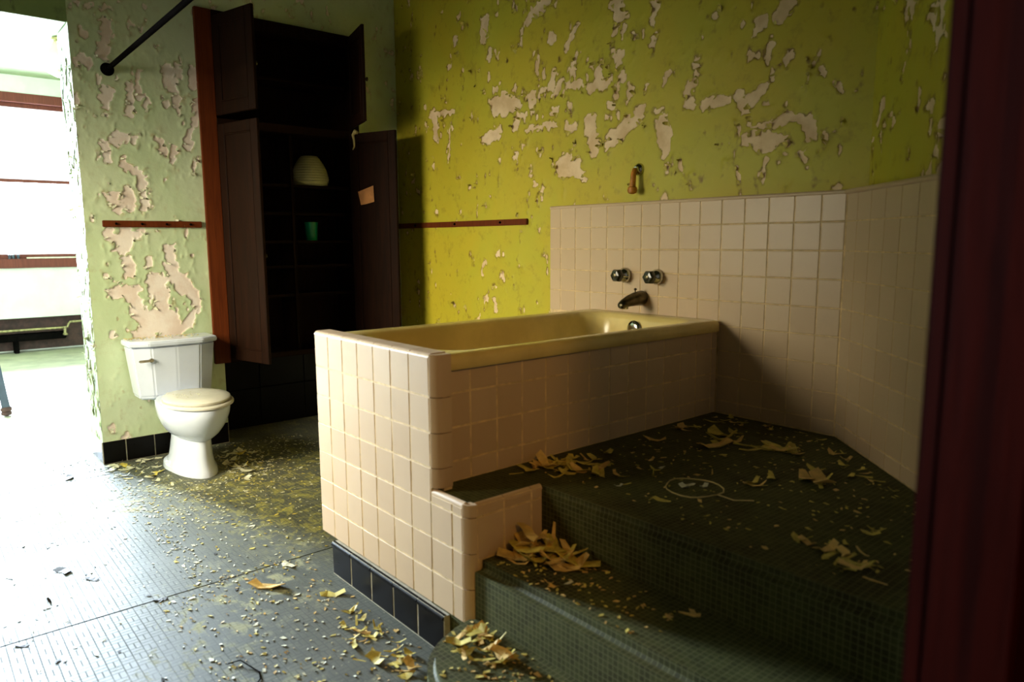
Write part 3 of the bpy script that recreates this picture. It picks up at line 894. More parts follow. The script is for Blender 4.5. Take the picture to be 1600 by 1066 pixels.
# ================================================================== BATHTUB
tb = empty('bathtub', (0.52, -0.75, 0.497), 'long cream enamel bathtub sunk in the pink tiled surround', 'bathtub')
X0, X1, Y0, Y1 = 0.158, 0.907, -1.447, -0.001
rings = []
for (ins, z, r) in ((0.004, 0.852, 0.012), (0.0, 0.858, 0.014), (0.0, 0.886, 0.016), (0.004, 0.896, 0.018), (0.012, 0.901, 0.022)):
    rings.append(rrect(X0 + ins, X1 - ins, Y0 + ins, Y1 - ins, z, r))
ix0, ix1, iy0, iy1 = 0.235, 0.845, -1.375, -0.085
rings.append(rrect(ix0 - 0.010, ix1 + 0.010, iy0 - 0.012, iy1 + 0.012, 0.900, 0.10))
for (dx, d0, d1, z, r) in ((0.0, 0.0, 0.0, 0.893, 0.11), (0.010, 0.014, 0.008, 0.872, 0.115), (0.026, 0.06, 0.020, 0.80, 0.12), (0.042, 0.12, 0.030, 0.70, 0.12), (0.058, 0.18, 0.042, 0.60, 0.12), (0.085, 0.23, 0.07, 0.555, 0.11), (0.14, 0.30, 0.13, 0.54, 0.09)):
    rings.append(rrect(ix0 + dx, ix1 - dx, iy0 + d0, iy1 - d1, z, r))
obj('basin', loft('basin', rings, cap0=False, cap1=True), 'enamel', tb)
ov = obj('overflow_plate', lathe('overflow_plate', [(0.040, 0.0), (0.041, -0.004), (0.036, -0.010), (0.020, -0.014), (0.004, -0.015)], 28, 'y', (0.515, -0.100, 0.835)), 'chrome', tb)
obj('screw', lathe('screw', [(0.004, 0), (0.004, -0.003), (0.001, -0.004)], 10, 'y', (0.515, -0.1145, 0.835)), 'dark_chrome', ov)
obj('drain', lathe('drain', [(0.030, 0.0), (0.028, 0.003), (0.02, 0.004), (0.016, 0.001)], 24, 'z', (0.515, -0.33, 0.540)), 'chrome', tb)


# ================================================================== FITTINGS ON THE TILED WALL
def tap(x, z, label):
    e = empty('faucet_handle', (x, 0.0, z), label, 'faucet handle')
    obj('escutcheon', lathe('escutcheon', [(0.036, -0.001), (0.036, -0.006), (0.031, -0.018), (0.022, -0.026), (0.018, -0.030)], 28, 'y', (x, 0, z)), 'chrome', e)
    obj('stem', lathe('stem', [(0.012, -0.028), (0.012, -0.040)], 16, 'y', (x, 0, z)), 'chrome', e)
    rings = []
    for (r, y) in ((0.020, -0.036), (0.030, -0.042), (0.033, -0.052), (0.032, -0.064), (0.026, -0.074), (0.014, -0.076)):
        rings.append([(x + r * math.sin(2 * math.pi * (i + .5) / 6), y, z + r * math.cos(2 * math.pi * (i + .5) / 6)) for i in range(6)])
    obj('knob', loft('knob', rings, smooth=False), 'knob', e)
    obj('cap', lathe('cap', [(0.012, -0.075), (0.011, -0.079), (0.004, -0.081)], 16, 'y', (x, 0, z)), 'dark_chrome', e)


tap(0.366, 1.076, 'six-sided dark faucet handle on pink wall, nearer the towel bar')
tap(0.560, 1.074, 'six-sided dark faucet handle on pink wall, farther from the towel bar')
sp = empty('tub_spout', (0.474, 0, 0.965), 'tarnished chrome tub spout jutting from pink tile below two handles', 'spout')
rings = []
for (y, zc, rx, rz) in ((0.0, 0.972, 0.030, 0.030), (-0.01, 0.972, 0.031, 0.031), (-0.045, 0.970, 0.028, 0.028), (-0.085, 0.963, 0.025, 0.023), (-0.118, 0.953, 0.022, 0.018), (-0.134, 0.946, 0.018, 0.014), (-0.140, 0.944, 0.010, 0.008)):
    rings.append([(0.474 + rx * 1.15 * math.cos(2 * math.pi * i / 20), y * 1.12, zc + rz * 1.15 * math.sin(2 * math.pi * i / 20)) for i in range(20)])
obj('spout_body', loft('spout_body', rings), 'dark_chrome', sp)
obj('diverter_knob', lathe('diverter_knob', [(0.003, 0), (0.003, 0.014), (0.007, 0.016), (0.007, 0.022), (0.003, 0.025)], 14, 'z', (0.474, -0.05, 0.996)), 'dark_chrome', sp)
obj('outlet', lathe('outlet', [(0.016, 0), (0.015, -0.012), (0.011, -0.013)], 18, 'z', (0.474, -0.120, 0.940)), 'chrome', sp)
sh = empty('shower_stub', (0.352, YB, 1.58), 'chrome wall flange with a short rusty pipe hanging above the pink tile', 'shower pipe')
obj('flange', lathe('flange', [(0.030, 0.0), (0.030, -0.005), (0.024, -0.016), (0.014, -0.022), (0.012, -0.03)], 26, 'y', (0.352, YB, 1.581)), 'chrome', sh)
obj('pipe', tube('pipe', [(0.352, YB - 0.02, 1.581), (0.352, YB - 0.034, 1.577), (0.352, YB - 0.042, 1.562), (0.352, YB - 0.045, 1.53), (0.352, YB - 0.048, 1.497)], [0.011, 0.0125, 0.013, 0.014, 0.015]), 'tan_pipe', sh)
obj('pipe_end', lathe('pipe_end', [(0.012, 0.012), (0.021, 0.006), (0.024, -0.008), (0.020, -0.020), (0.008, -0.025)], 20, 'z', (0.352, YB - 0.049, 1.488)), 'tan_pipe', sh)


# ================================================================== RAILS, ROD
def rail(name, p0, p1, nrm, label, n, knob_mat='iron'):
    p0, p1, nrm = Vector(p0), Vector(p1), Vector(nrm)
    e = empty(name, p0, label, 'rail')
    lo = Vector([min(a, b) for a, b in zip(p0, p1)])
    hi = Vector([max(a, b) for a, b in zip(p0, p1)])
    t = nrm * 0.018
    b = []
    for i in range(3):
        a0, a1 = lo[i], hi[i]
        if abs(nrm[i]) > 0.5:
            a0, a1 = min(a0, a0 + t[i]), max(a1, a1 + t[i])
        b += [a0, a1]
    box('board', tuple(b), 'wood_red', e, 0.003)
    for k in range(n):
        f = (k + 0.5) / n
        c = p0.lerp(p1, f)
        c.z = (p0.z + p1.z) / 2
        q = c + nrm * 0.018
        obj('peg', tube('peg', [q, q + nrm * 0.006, q + nrm * 0.012], [0.006, 0.007, 0.003], 10), knob_mat, e)


rail('hook_rail', (XL, -1.785, 1.330), (XL, -1.262, 1.366), (1, 0, 0), 'red-brown wooden hook rail on the pale green wall above the toilet', 4)
rail('hook_rail', (-1.83, YB, 1.334), (-0.452, YB, 1.369), (0, -1, 0), 'long dark red wooden rail on the yellow-green wall behind the bathtub', 3)
rod = empty('curtain_rod', (XL, -1.70, 2.17), 'thin dark curtain rod on a round flange high above the toilet', 'curtain rod')
obj('flange', lathe('flange', [(0.034, 0.0), (0.034, 0.006), (0.028, 0.016), (0.018, 0.026), (0.016, 0.05), (0.0145, 0.052)], 26, 'x', (XL, -1.70, 2.172)), 'iron', rod)
obj('rod', tube('rod', [(XL + 0.03, -1.70, 2.172), (0.2, -1.70, 2.19), (XR - 0.002, -1.70, 2.20)], 0.0125), 'iron', rod)
obj('screw', lathe('screw', [(0.005, 0), (0.004, 0.004), (0.001, 0.005)], 10, 'x', (XL + 0.012, -1.705, 2.149)), 'chrome', rod)

# ================================================================== BUILT-IN CABINET
cb = empty('cabinet', (XL, -0.72, 0.505), 'tall dark mahogany built-in cabinet with its doors hanging open', 'cabinet')
F0, F1 = XL - 0.012, XL + 0.022
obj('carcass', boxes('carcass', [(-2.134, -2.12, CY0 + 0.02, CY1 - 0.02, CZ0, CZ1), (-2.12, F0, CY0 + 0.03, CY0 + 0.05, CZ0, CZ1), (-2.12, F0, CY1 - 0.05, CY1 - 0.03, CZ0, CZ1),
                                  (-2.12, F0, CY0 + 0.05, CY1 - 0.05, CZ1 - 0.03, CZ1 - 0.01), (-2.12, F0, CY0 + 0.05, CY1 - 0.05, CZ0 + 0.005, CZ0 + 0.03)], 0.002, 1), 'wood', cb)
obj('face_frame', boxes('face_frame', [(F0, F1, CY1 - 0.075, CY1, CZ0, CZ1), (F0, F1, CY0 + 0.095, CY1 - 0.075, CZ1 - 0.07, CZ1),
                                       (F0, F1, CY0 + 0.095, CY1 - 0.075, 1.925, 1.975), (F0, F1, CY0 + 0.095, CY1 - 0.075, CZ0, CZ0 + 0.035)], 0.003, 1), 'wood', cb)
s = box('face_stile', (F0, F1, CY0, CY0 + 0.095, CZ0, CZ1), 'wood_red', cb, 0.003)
box('divider', (-2.12, -1.885, -0.672, -0.652, CZ0 + 0.03, 1.925), 'wood', cb, 0.002)
for z in (0.905, 1.092, 1.253, 1.435, 1.614):
    for (a, b) in ((CY0 + 0.05, -0.672), (-0.652, CY1 - 0.05)):
        box('shelf', (-2.12, -1.895, a, b, z - 0.018, z), 'wood', cb, 0.002)
box('shelf', (-2.12, -1.87, CY0 + 0.05, CY1 - 0.05, 1.93, 1.952), 'wood', cb, 0.002)
box('shelf', (-2.12, -1.895, CY0 + 0.05, CY1 - 0.05, 2.25, 2.268), 'wood', cb, 0.002)


def leaf(hinge_y, ang, w, z0, z1, side):
    """frame-and-panel cabinet door in local space: x along the leaf from the hinge, y thickness"""
    st, t = 0.062, 0.02
    h = z1 - z0
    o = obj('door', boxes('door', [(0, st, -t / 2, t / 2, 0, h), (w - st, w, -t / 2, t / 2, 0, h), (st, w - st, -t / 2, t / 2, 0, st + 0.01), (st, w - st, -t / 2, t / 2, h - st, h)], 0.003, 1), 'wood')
    o.location = (F1 + 0.006, hinge_y, z0)
    o.rotation_euler = (0, 0, ang)
    M_ = Matrix.Translation(o.location) @ Matrix.Rotation(ang, 4, 'Z')
    o.parent = cb
    o.matrix_parent_inverse = Matrix.Translation(-cb.location)
    parts = [('panel', boxes('panel', [(st - 0.006, w - st + 0.006, -0.005, 0.005, st, h - st + 0.006)]), 'wood'),
             ('moulding', boxes('moulding', [(st, st + 0.008, -0.011, 0.011, st + 0.01, h - st), (w - st - 0.008, w - st, -0.011, 0.011, st + 0.01, h - st), (st, w - st, -0.011, 0.011, st + 0.01, st + 0.018), (st, w - st, -0.011, 0.011, h - st - 0.008, h - st)], 0.002, 1), 'wood'),
             ('latch', lathe('latch', [(0.008, 0.010), (0.008, 0.018), (0.013, 0.024), (0.013, 0.030), (0.006, 0.034)], 14, 'y', (w - 0.03, 0, h * 0.45)), 'dark_chrome')]
    for nm, me, mt in parts:
        p = obj(nm, me, mt)
        p.parent = o
    for hz in (0.12, h - 0.12):
        p = obj('hinge', lathe('hinge', [(0.006, -0.03), (0.006, 0.03)], 10, 'z', (0.0, 0.0, hz)), 'iron')
        p.parent = o
    return o, M_


dl = math.atan2(0.232, 0.973)
leaf(-1.135, dl, 0.385, 1.985, 2.545, -1)
leaf(-1.135, dl, 0.385, 0.53, 1.935, -1)
leaf(-0.272, math.radians(-14), 0.385, 1.985, 2.560, 1)
lr, LM = leaf(-0.272, math.radians(20), 0.385, 0.53, 1.955, 1)
# note pinned on the open lower door, and a strip of cloth caught at its top
nv = []
for (x, z) in ((0.062, 1.575), (0.195, 1.61), (0.200, 1.505), (0.13, 1.492), (0.085, 1.487)):
    nv.append((x, z - 0.53))
rings = [[tuple(LM @ Vector((x, -0.0115 - d, z))) for x, z in nv] for d in (0.0, 0.0016)]
tag(obj('paper_note', loft('paper_note', rings, smooth=False), 'paper'), 'torn tan paper note stuck on the open cabinet door', 'note')
st_ = [LM @ Vector((x, -0.016 + 0.004 * math.sin(k * 2), z - 0.53)) for k, (x, z) in enumerate(((0.075, 1.957), (0.058, 1.968), (0.040, 1.945), (0.046, 1.91), (0.043, 1.872), (0.034, 1.85)))]
tag(obj('cloth_strip', tube('cloth_strip', st_, [0.011, 0.016, 0.010, 0.007, 0.006, 0.003], 7), 'rag'), 'frayed pale cloth strip caught over the open cabinet door', 'cloth')
# shade and cup on the shelves
prof = [(0.112, 0.0), (0.120, 0.004)]
for k in range(1, 61):
    f = k / 60
    prof.append((0.058 + 0.070 * (1 - f ** 2.2) - 0.016 * math.exp(-f / 0.10) + 0.0014 * math.sin(f * 2 * math.pi * 11), 0.006 + 0.188 * f))
prof += [(0.054, 0.197), (0.048, 0.198)]
lsd = obj('lamp_shade', lathe('lamp_shade', prof, 40, 'z', (-2.0, -0.485, 1.615)), 'shade')
tag(lsd, 'ribbed milk-glass lamp shade standing on a cabinet shelf', 'lamp shade')
tag(obj('cup', lathe('cup', [(0.036, 0.0), (0.038, 0.003), (0.045, 0.118), (0.046, 0.122), (0.043, 0.122), (0.035, 0.006)], 30, 'z', (-1.985, -0.497, 1.2535)), 'teal'), 'small teal plastic cup on a cabinet shelf', 'cup')


# ================================================================== TOILET
tl = empty('toilet', (-1.45, -1.508, 0), 'white porcelain toilet with closed cream lid against the green wall', 'toilet')
TY = -1.508


def egg(xc, a, b, z, n=40, back=1.0):
    out = []
    for i in range(n):
        t = 2 * math.pi * i / n
        c, s = math.cos(t), math.sin(t)
        k = 1.0 if c > 0 else back
        out.append((xc + a * c * k, TY + b * s * (1 - 0.10 * max(0, c)), z))
    return out


bowl = []
for (z, xc, a, b) in ((0.0, -1.475, 0.272, 0.118), (0.025, -1.475, 0.268, 0.114), (0.045, -1.470, 0.250, 0.102), (0.10, -1.465, 0.240, 0.092), (0.16, -1.455, 0.232, 0.085), (0.196, -1.45, 0.230, 0.083), (0.212, -1.435, 0.246, 0.102), (0.235, -1.42, 0.266, 0.126), (0.27, -1.405, 0.288, 0.147), (0.31, -1.39, 0.308, 0.163), (0.345, -1.383, 0.322, 0.171), (0.372, -1.38, 0.328, 0.174), (0.388, -1.38, 0.328, 0.174), (0.395, -1.38, 0.320, 0.168)):
    bowl.append(egg(xc, a, b, z))
obj('bowl', loft('bowl', bowl), 'porcelain', tl)
obj('base_flange', loft('base_flange', [egg(-1.52, 0.235, 0.125, 0.0), egg(-1.52, 0.232, 0.122, 0.022), egg(-1.52, 0.215, 0.105, 0.034)]), 'porcelain', tl)
for s_y in (-1, 1):
    obj('bolt_cap', lathe('bolt_cap', [(0.014, 0), (0.013, 0.010), (0.006, 0.016)], 14, 'z', (-1.55, TY + s_y * 0.108, 0.026)), 'porcelain', tl)


def seat_ring(z, g):
    return egg(-1.29, 0.243 - g, 0.177 - g, z, 44)


obj('seat_ring', loft('seat_ring', [seat_ring(0.396, 0.008), seat_ring(0.400, 0.0), seat_ring(0.408, 0.0), seat_ring(0.414, 0.006)]), 'seat', tl)
obj('lid', loft('lid', [egg(-1.305, 0.220, 0.162, 0.4155, 44), egg(-1.305, 0.224, 0.166, 0.420, 44), egg(-1.305, 0.224, 0.166, 0.429, 44), egg(-1.305, 0.213, 0.157, 0.435, 44), egg(-1.305, 0.14, 0.11, 0.440, 44), egg(-1.305, 0.05, 0.04, 0.441, 44)]), 'seat', tl)
for s_y in (-1, 1):
    obj('seat_hinge', tube('seat_hinge', [(-1.515, TY + s_y * 0.075 - 0.02, 0.415), (-1.515, TY + s_y * 0.075 + 0.02, 0.415)], 0.013, 12), 'seat', tl)


def tank_ring(w, xb, xf, z, ch):
    return [(xb, TY - w, z), (xf - ch * 0.75, TY - w, z), (xf, TY - w + ch * 1.5, z), (xf + 0.006, TY, z), (xf, TY + w - ch * 1.5, z), (xf - ch * 0.75, TY + w, z), (xb, TY + w, z)]


def fixed(me):
    bm = bmesh.new()
    bm.from_mesh(me)
    bmesh.ops.recalc_face_normals(bm, faces=bm.faces)
    bm.to_mesh(me)
    bm.free()
    return me


XB = XL + 0.012
def bevelled(me, w=0.006):
    bm = bmesh.new()
    bm.from_mesh(me)
    bmesh.ops.recalc_face_normals(bm, faces=bm.faces)
    bmesh.ops.bevel(bm, geom=bm.edges[:], offset=w, segments=2, affect='EDGES', clamp_overlap=True)
    bm.to_mesh(me)
    bm.free()
    return me


obj('tank', bevelled(loft('tank', [tank_ring(0.188, XB + 0.03, -1.645, 0.372, 0.045), tank_ring(0.195, XB + 0.01, -1.635, 0.39, 0.05), tank_ring(0.223, XB, -1.615, 0.672, 0.062)], smooth=False), 0.008), 'porcelain', tl)
obj('tank_lid', bevelled(loft('tank_lid', [tank_ring(0.234, XB, -1.603, 0.673, 0.062), tank_ring(0.237, XB, -1.600, 0.697, 0.062), tank_ring(0.228, XB, -1.612, 0.706, 0.062)], smooth=False), 0.006), 'porcelain', tl)
hn = obj('flush_handle', bevelled(boxes('flush_handle', [(-1.612, -1.600, -1.708, -1.632, 0.592, 0.606)]), 0.004), 'chrome', tl)
hn.rotation_euler = (0, 0, 0)
obj('handle_boss', lathe('handle_boss', [(0.012, -0.02), (0.012, 0.004), (0.009, 0.007)], 16, 'x', (-1.612, -1.642, 0.599)), 'chrome', hn)
obj('tank_deck', bevelled(boxes('tank_deck', [(-1.80, -1.58, TY - 0.105, TY + 0.105, 0.335, 0.376)]), 0.012), 'porcelain', tl)

# ================================================================== FAR ROOM
rd = empty('radiator', (FARX, -1.8, 0), 'low dark iron heating unit under the far window', 'radiator')
obj('housing', boxes('housing', [(FARX - 0.15, FARX - 0.13, -2.54, -0.81, 0.02, 0.39)]), 'rust', rd)
obj('fin_pipe', boxes('fin_pipe', [(FARX - 0.11, FARX + 0.02, -2.5, -1.20, 0.135, 0.215)], 0.008), 'iron', rd)
for y in (-2.45, -1.72):
    obj('foot', boxes('foot', [(FARX - 0.10, FARX + 0.01, y, y + 0.05, -0.003, 0.135)], 0.006), 'iron', rd)
obj('supply_pipe', tube('supply_pipe', [(FARX + 0.015, -2.5, 0.262), (FARX + 0.015, -1.22, 0.262), (FARX + 0.015, -1.18, 0.268), (FARX + 0.015, -1.17, 0.30), (FARX + 0.015, -1.15, 0.325), (FARX + 0.015, -0.9, 0.33)], 0.014), 'brass', rd)
vl = obj('valve', lathe('valve', [(0.016, 0.17), (0.026, 0.176), (0.026, 0.19), (0.016, 0.2), (0.016, 0.25), (0.022, 0.255), (0.022, 0.275)], 16, 'z', (FARX + 0.015, -1.21, 0)), 'brass', rd)
po = empty('metal_leg', (-3.64, -2.150, 0), 'slanted blue-grey steel leg with a ribbed collar foot near the doorway', 'furniture leg')
pm = boxes('post', [(-0.025, 0.025, -0.025, 0.025, 0.06, 0.74)], 0.005)
for v in pm.vertices:
    v.co.y -= (v.co.z - 0.06) * 0.11
obj('post', pm, 'steel', po).matrix_parent_inverse = Matrix.Identity(4)
obj('collar', lathe('collar', [(0.026, 0.002), (0.034, 0.008), (0.034, 0.026), (0.028, 0.032), (0.036, 0.038), (0.036, 0.058), (0.028, 0.066)], 20), 'rust', po).matrix_parent_inverse = Matrix.Identity(4)
obj('crossbar', boxes('crossbar', [(-0.02, 0.02, -1.0, -0.05, 0.74, 0.79)], 0.005), 'steel', po).matrix_parent_inverse = Matrix.Identity(4)
obj('far_post', boxes('far_post', [(-0.025, 0.025, -1.0, -0.95, 0.002, 0.74)], 0.005), 'steel', po).matrix_parent_inverse = Matrix.Identity(4)
gl = empty('ceiling_light', (-5.2, -1.34, CEIL), 'cream glass ceiling light in the bright room, half hidden by the wall end', 'ceiling light')
obj('canopy', lathe('canopy', [(0.05, 0.0), (0.075, -0.01), (0.075, -0.03), (0.05, -0.045)], 24, 'z', (-5.2, -1.34, CEIL)), 'brass', gl)
obj('glass_shade', lathe('glass_shade', [(0.055, -0.04), (0.075, -0.06), (0.14, -0.14), (0.16, -0.22), (0.13, -0.30), (0.06, -0.34), (0.01, -0.345)], 30, 'z', (-5.2, -1.34, CEIL)), 'shade', gl)
# small things lying on the far window sill
tag(box('paper_strip', (FARX + 0.0, FARX + 0.05, -1.52, -1.02, 1.0755, 1.090), 'flake_pale', None, 0.003), 'thin white card lying along the far window sill', 'card')
for i, y in enumerate((-1.68, -1.645, -1.60)):
    b = obj('bottle_cap', lathe('bottle_cap', [(0.014, 0), (0.015, 0.01), (0.014, 0.042), (0.008, 0.048)], 14, 'z', (FARX + 0.03, y, 1.0755)), 'steel')
    tag(b, 'tiny blue-grey cap standing on the far window sill', 'cap', 'caps on the far window sill')

# ================================================================== LITTER: loose paint
FM = []


def flake_mesh(seed, L, W, bend, twist):
    """a curled, torn chip of paint with thickness, origin on the surface it lies on"""
    r = np.random.RandomState(seed)
    nl = 4
    top = []
    for k in range(nl):
        s = (k / (nl - 1) - 0.5)
        w = W * (1 - 1.1 * abs(s) ** 1.8) * r.uniform(0.6, 1.15) / 2
        off = r.normal(0, W * 0.18)
        for q in (-1, 1):
            y = off + q * w
            z = bend * L * (abs(s) * 2) ** 2 * 0.5 + twist * s * q * w
            top.append((s * L + r.normal(0, L * 0.05), y, z))
    zmin = min(p[2] for p in top)
    t = 0.0012
    vs_ = [(x, y, z - zmin + t) for x, y, z in top] + [(x, y, z - zmin) for x, y, z in top]
    n = len(top)
    fs = []
    for k in range(nl - 1):
        a = 2 * k
        fs.append((a, a + 2, a + 3, a + 1))
        fs.append((n + a, n + a + 1, n + a + 3, n + a + 2))
        fs.append((a, n + a, n + a + 2, a + 2))
        fs.append((a + 1, a + 3, n + a + 3, n + a + 1))
    fs.append((0, 1, n + 1, n))
    fs.append((n - 2, 2 * n - 2, 2 * n - 1, n - 1))
    return mesh_from('paint_flake', vs_, fs)


KINDS = ('flake_pale', 'flake_tan', 'flake_yellow', 'flake_dark')
for mi, mk in enumerate(KINDS):
    row = []
    for k in range(8):
        me = flake_mesh(1000 + 20 * mi + k, 0.05, (0.020, 0.006, 0.008, 0.026)[mi] + 0.005 * (k % 4), 0.06 + 0.12 * (k % 5), 0.6 * ((k % 3) - 1))
        me.materials.append(MAT[mk])
        row.append(me)
    FM.append(row)


def inquad(q, r):
    a, b = r.rand(), r.rand()
    p = [np.array(v) for v in q]
    return (p[0] * (1 - a) + p[1] * a) * (1 - b) + (p[3] * (1 - a) + p[2] * a) * b


def allowed(x, y, z):
    if z > 0.45:
        if x < 0.925 or y > -0.03 or (x > 1.08 and y < -1.19) or (x <= 1.08 and y < -1.46) or x > 2.3:
            return False
        # in front of the angled wall
        return (x - 1.415) * AN[0] + y * AN[1] > 0.03
    if z > 0.3:
        return x > 1.14 and -1.46 < y < -1.25
    if z > 0.1:
        return math.hypot(x - 1.345, y + 1.505) < 0.235 and y < -1.51 or (x > 1.345 and -1.74 < y < -1.51)
    if y < -1.54 and x < 1.05 or x < 0.12:
        if x < -1.80 and y > -1.91:
            return False
        if math.hypot((x + 1.47) / 0.30, (y + 1.508) / 0.15) < 1.0:
            return False
        if x > 0.9 and math.hypot(x - 1.345, y + 1.505) < 0.30:
            return False
        return True
    return False


def put(x, y, z, size, kind, label, group, r, lift=0.0, yaw=None):
    o = bpy.data.objects.new('paint_flake', FM[kind][r.randint(8)])
    o.location = (x, y, z + lift)
    o.rotation_euler = (r.normal(0, 0.10) if lift else 0, r.normal(0, 0.10) if lift else 0, r.uniform(0, 6.28) if yaw is None else yaw)
    k = size / 0.05
    o.scale = (k, k * r.uniform(0.7, 1.25), k * r.uniform(0.7, 1.2))
    link(o)
    return tag(o, label, 'paint flake', group)


COLOUR = ('pale', 'tan', 'yellow', 'dark')


def image_x(p):
    v = Vector(p) - CAM
    return v.dot(rt2) / v.dot(fw)


R_ = np.random.RandomState(5)
CL = [  # plane z, quad corners, count, size range, kinds, stacking height, label, group
    (0.497, [(0.94, -1.34), (0.94, -1.23), (0.95, -0.93), (1.0, -1.02)], 18, (0.05, 0.11), (1, 2, 2), 0.012, 'along the foot of the tiled apron', 'flakes along the apron foot'),
    (0.497, [(1.06, -1.15), (0.96, -1.0), (1.02, -0.79), (1.21, -1.0)], 20, (0.04, 0.09), (1, 2, 2), 0.006, 'of the landing edge above the riser', 'flakes on the landing edge'),
    (0.497, [(1.30, -1.12), (1.07, -0.78), (1.31, -0.65), (1.56, -0.99)], 12, (0.025, 0.06), (1, 2, 0), 0.0, 'of those scattered mid landing', 'flakes on the middle of the landing'),
    (0.497, [(1.03, -0.62), (0.95, -0.48), (0.94, -0.06), (1.03, -0.16)], 10, (0.04, 0.09), (1, 2), 0.01, 'of the corner where apron meets wall', 'flakes in the apron corner'),
    (0.497, [(1.03, -0.15), (1.0, -0.05), (1.44, -0.06), (1.44, -0.14)], 14, (0.025, 0.05), (1, 2), 0.008, 'along the foot of the tiled back wall', 'flakes along the back wall'),
    (0.497, [(1.52, -0.32), (1.46, -0.10), (1.88, -0.50), (1.90, -0.62)], 18, (0.02, 0.05), (1, 2), 0.008, 'along the foot of the angled wall', 'flakes along the angled wall'),
    (0.497, [(1.2, -0.5), (1.08, -0.26), (1.4, -0.2), (1.46, -0.35)], 16, (0.07, 0.13), (1, 2, 2), 0.0, 'of the strips before the back wall', 'long flakes before the back wall'),
    (0.497, [(1.53, -0.79), (1.48, -0.69), (1.53, -0.64), (1.58, -0.74)], 5, (0.04, 0.08), (1, 2), 0.01, 'of the clump at the landing centre', 'central clump of flakes'),
    (0.497, [(1.59, -0.63), (1.54, -0.5), (1.62, -0.46), (1.67, -0.58)], 7, (0.05, 0.10), (1, 2), 0.014, 'of the clump before the angled wall', 'clump before the angled wall'),
    (0.497, [(1.90, -1.16), (1.88, -1.01), (1.97, -0.99), (2.02, -1.11)], 12, (0.03, 0.07), (1, 2), 0.014, 'of the dim heap near the door jamb', 'heap by the door jamb'),
    (0.497, [(1.83, -1.07), (1.81, -1.01), (1.9, -0.64), (1.98, -0.87)], 6, (0.025, 0.05), (1, 2), 0.0, 'of the strays on the dark landing', 'stray flakes on the right of the landing'),
    (0.331, [(1.25, -1.46), (1.14, -1.38), (1.14, -1.26), (1.34, -1.27)], 30, (0.05, 0.14), (1, 1, 2), 0.05, 'of the heap on the middle step', 'heap on the middle step'),
    (0.331, [(1.34, -1.45), (1.32, -1.37), (1.48, -1.30), (1.53, -1.40)], 7, (0.015, 0.035), (1, 2, 0), 0.0, 'of the chips beside the step heap', 'chips on the middle step'),
    (0.166, [(1.23, -1.68), (1.14, -1.56), (1.20, -1.52), (1.42, -1.53)], 29, (0.03, 0.08), (1, 2, 2), 0.02, 'of the rounded bottom step', 'flakes on the bottom step'),
    (0.0, [(0.80, -1.79), (0.53, -1.60), (0.85, -1.56), (1.04, -1.66)], 31, (0.03, 0.075), (1, 2, 2), 0.012, 'of the floor before the black base tiles', 'flakes before the base tiles'),
    (0.0, [(-1.57, -1.89), (-1.80, -1.86), (-1.76, -1.58), (-1.13, -1.70)], 32, (0.035, 0.065), (0, 0, 0, 2), 0.004, 'of the floor patch left of the toilet', 'pale flakes left of the toilet'),
    (0.0, [(-1.08, -1.48), (-1.72, -1.25), (-1.75, -1.06), (-1.04, -1.28)], 22, (0.035, 0.075), (0, 0, 0, 2), 0.004, 'of the floor patch right of the toilet', 'pale flakes right of the toilet'),
]
for (z, q, n, sz, ks, st, where, grp) in CL:
    made, tries, row = 0, 0, []
    while made < n and tries < 900:
        tries += 1
        x, y = inquad(q, R_)
        size = R_.uniform(*sz)
        m = size * 0.5
        if not (allowed(x, y, z) and (z < 0.45 or allowed(x - m, y, z) and allowed(x, y + m, z))):
            continue
        k = ks[R_.randint(len(ks))]
        row.append((put(x, y, z, size, k, '', grp, R_, abs(R_.normal(0, 1)) * st * 0.5), size, k))
        made += 1
    xs = sorted(image_x(o.location) for o, _, _ in row)
    for o, size, k in row:
        f = (xs.index(image_x(o.location)) + 0.5) / len(xs)
        side = 'at the left' if f < 0.34 else 'midway' if f < 0.67 else 'at the right'
        big = (size - sz[0]) / (sz[1] - sz[0])
        o['label'] = '%s %s paint flake %s %s' % ('small' if big < 0.34 else 'middling' if big < 0.67 else 'large', COLOUR[k], side, where)
# single pieces that can be told apart
for (x, y, z, s, k, yaw, lab) in (
        (1.68, -1.27, 0.331, 0.05, 1, 0.4, 'single tan paint flake alone on the middle step'),
        (0.41, -1.60, 0.0, 0.085, 2, 1.1, 'yellow paint flake lying close before the first black base tile'),
        (0.08, -1.62, 0.0, 0.065, 0, 0.3, 'pale paint flake on bare floor left of the black base tiles'),
        (0.20, -1.75, 0.0, 0.13, 1, 0.5, 'long tan strip of paint just past the nearer floor seam'),
        (2.04, -1.10, 0.497, 0.05, 1, 0.1, 'tan paint flake nearest the door jamb on the landing'),
        (1.38, -0.74, 0.497, 0.05, 1, 2.2, 'tan paint flake on the landing just beyond the string loop'),
        (-0.44, -2.29, 0.0, 0.07, 3, 0.6, 'dark scrap on the bright floor, farther of two leaf-like scraps'),
        (-0.29, -2.22, 0.0, 0.06, 3, 0.9, 'dark scrap on the bright floor, nearer of two leaf-like scraps'),
        (-0.20, -2.37, 0.0, 0.03, 3, 0.2, 'tiny black crumb on the bright floor by the bottom seam'),
        (0.05, -2.07, 0.0, 0.05, 3, 1.4, 'dark scrap lying on the nearer floor seam'),
        (0.08, -2.48, 0.0, 0.05, 3, 1.0, 'dark scrap at the lower left edge of the floor'),
        (-1.70, -2.07, 0.0, 0.09, 3, 0.1, 'dark strip on the sunlit floor before the opening')):
    put(x, y, z, s, k, lab, None, R_, 0.0, yaw)
